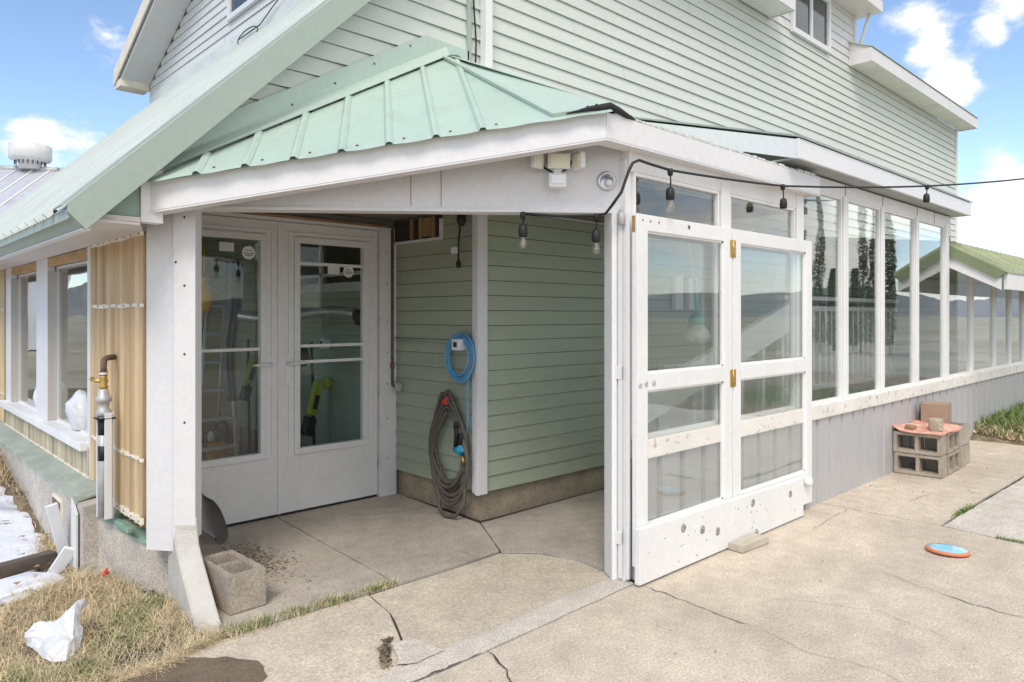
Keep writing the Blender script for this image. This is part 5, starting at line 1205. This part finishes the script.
# ------------------------------------------------------------------ beyond: metal farm building with roof ventilator
fb2 = thing('farm_building', 'distant farm building with pale steel roof beyond the lean-to', 'barn', (4.5, 34.5, 0))
U = Vector((1.59, -1.5, 0)).normalized(); Wd = Vector((-U.y * -1, U.x * -1, 0)); Wd = Vector((U.y, -U.x, 0))   # towards the camera
if Wd.dot(Vector((-5, -35, 0))) < 0: Wd = -Wd
r0 = Vector((-1.5, 42.6, 7.95)); r1 = Vector((11.0, 30.8, 7.3)); e0 = r0 + Wd * 6 - Vector((0, 0, 4)); e1 = r1 + Wd * 6 - Vector((0, 0, 4)); b0 = r0 - Wd * 6 - Vector((0, 0, 4)); b1 = r1 - Wd * 6 - Vector((0, 0, 4))
m = M(); m.extr([r0, r1, e1, e0], (0, 0, -.12)); m.extr([r0, r1, b1, b0], (0, 0, -.12)); rf = m.build('roof', STEEL, fb2)
m = M()
for i in range(26):
    t = i / 25; a = r0.lerp(r1, t); b_ = e0.lerp(e1, t); m.tube([a + Vector((0, 0, .03)), b_ + Vector((0, 0, .03))], .035, 4, False)
m.each('seam', PLW, rf)
m = M()
for i in range(12): a = r0.lerp(r1, i / 12); b_ = r0.lerp(r1, (i + .9) / 12); m.tube([a, b_], .14, 6)
m.build('ridge_cap', GALV, rf)
m = M(); m.extr([e0 - Wd * .4, e1 - Wd * .4, (e1 - Wd * .4) * 1, (e0 - Wd * .4) * 1], (0, 0, -.01)) if False else None
m = M()
lo_ = [v_.copy() for v_ in (e0 - Wd * .4, e1 - Wd * .4, b1 + Wd * .4, b0 + Wd * .4)]
for i in range(4):
    a, b_ = lo_[i], lo_[(i + 1) % 4]; m.face([(a.x, a.y, -.1), (b_.x, b_.y, -.1), (b_.x, b_.y, a.z), (a.x, a.y, a.z)])
m.face([tuple(e1 - Wd * .4), tuple(b1 + Wd * .4), tuple(r1 - Vector((0, 0, .1)))]); m.face([tuple(e0 - Wd * .4), tuple(b0 + Wd * .4), tuple(r0 - Vector((0, 0, .1)))]); m.build('wall', STEEL, fb2)
vp = Vector((5.85, 35.55, 7.55)); m = M(); m.lathe(vp, [(.42, 0), (.42, .28), (.72, .36), (.78, .45), (.78, .98), (.70, 1.02), (.5, 1.0)], n=26); vn = m.build('ventilator', surf('vent_white', (.72, .71, .70), .5, .08, 2, dirt=(.4, .35, .3), dirt_amt=.5, dirt_scale=3, dirt_thr=.6), fb2)
m = M()
for i in range(20): a = i / 20 * 6.283; m.box(-.02, .02, -.01, .01, 0, .2, 0, Matrix.Translation(vp + Vector((.55 * math.cos(a), .55 * math.sin(a), .16)))) 
m.each('louvre', DARK, vn)

# ------------------------------------------------------------------ columnar spruces across the yard (seen in the panes)
def spruce(label, x, y, h, w, seed):
    rr = random.Random(seed); t = thing('spruce_tree', label, 'tree', (x, y, -.1), 'spruces reflected in the sunroom windows')
    m = M(); m.tube([(x, y, -.1), (x + .05, y, h * .5), (x, y, h * .98)], [w * .12, w * .07, .02], 8); m.build('trunk', BARK, t)
    m = M()
    for _ in range(5200):
        u = rr.random(); z = h * (.05 + .95 * u); r = w * (1 - u) ** .75 * (.75 + .25 * math.sin(z * 5 + seed)) * (rr.random() ** .45) + .03; a = rr.uniform(0, 6.283); s_ = rr.uniform(.04, .10)
        c_ = Vector((x + r * math.cos(a), y + r * math.sin(a), z)); o_ = Vector((math.cos(a) * .8, math.sin(a) * .8, rr.uniform(-.5, .5))) * s_ * 1.6; p_ = Vector((-math.sin(a), math.cos(a), rr.uniform(-.4, .4))) * s_ * .6
        m.face([c_ - p_, c_ + o_, c_ + p_])
    m.build('crown', SPRUCE, t)
def refl_pt(px, d):
    r_ = px_dir(px, 315); t_ = 2.4 / r_.y; return (r_.x * (d + t_), 2 * 2.4 - r_.y * (d + t_))
for i, (px, d, h, w, lab) in enumerate(((821, 26, 5.0, .22, 'slim short spruce at the left of the row seen in the panes'), (836, 26, 6.4, .40, 'tall dark spruce second in the row seen in the panes'), (852, 27, 3.4, .2, 'lowest young spruce in the row seen in the panes'), (861, 25, 7.2, .42, 'tallest spruce in the row seen in the panes'), (874, 26, 5.8, .36, 'broad spruce fifth in the row seen in the panes'), (884, 27, 3.6, .22, 'small spruce near the right end of the row seen in the panes'), (893, 24, 6.4, .26, 'last slim spruce in the row seen in the panes'))):
    x, y = refl_pt(px, d); spruce(lab, x, y, h, w, i + 3)
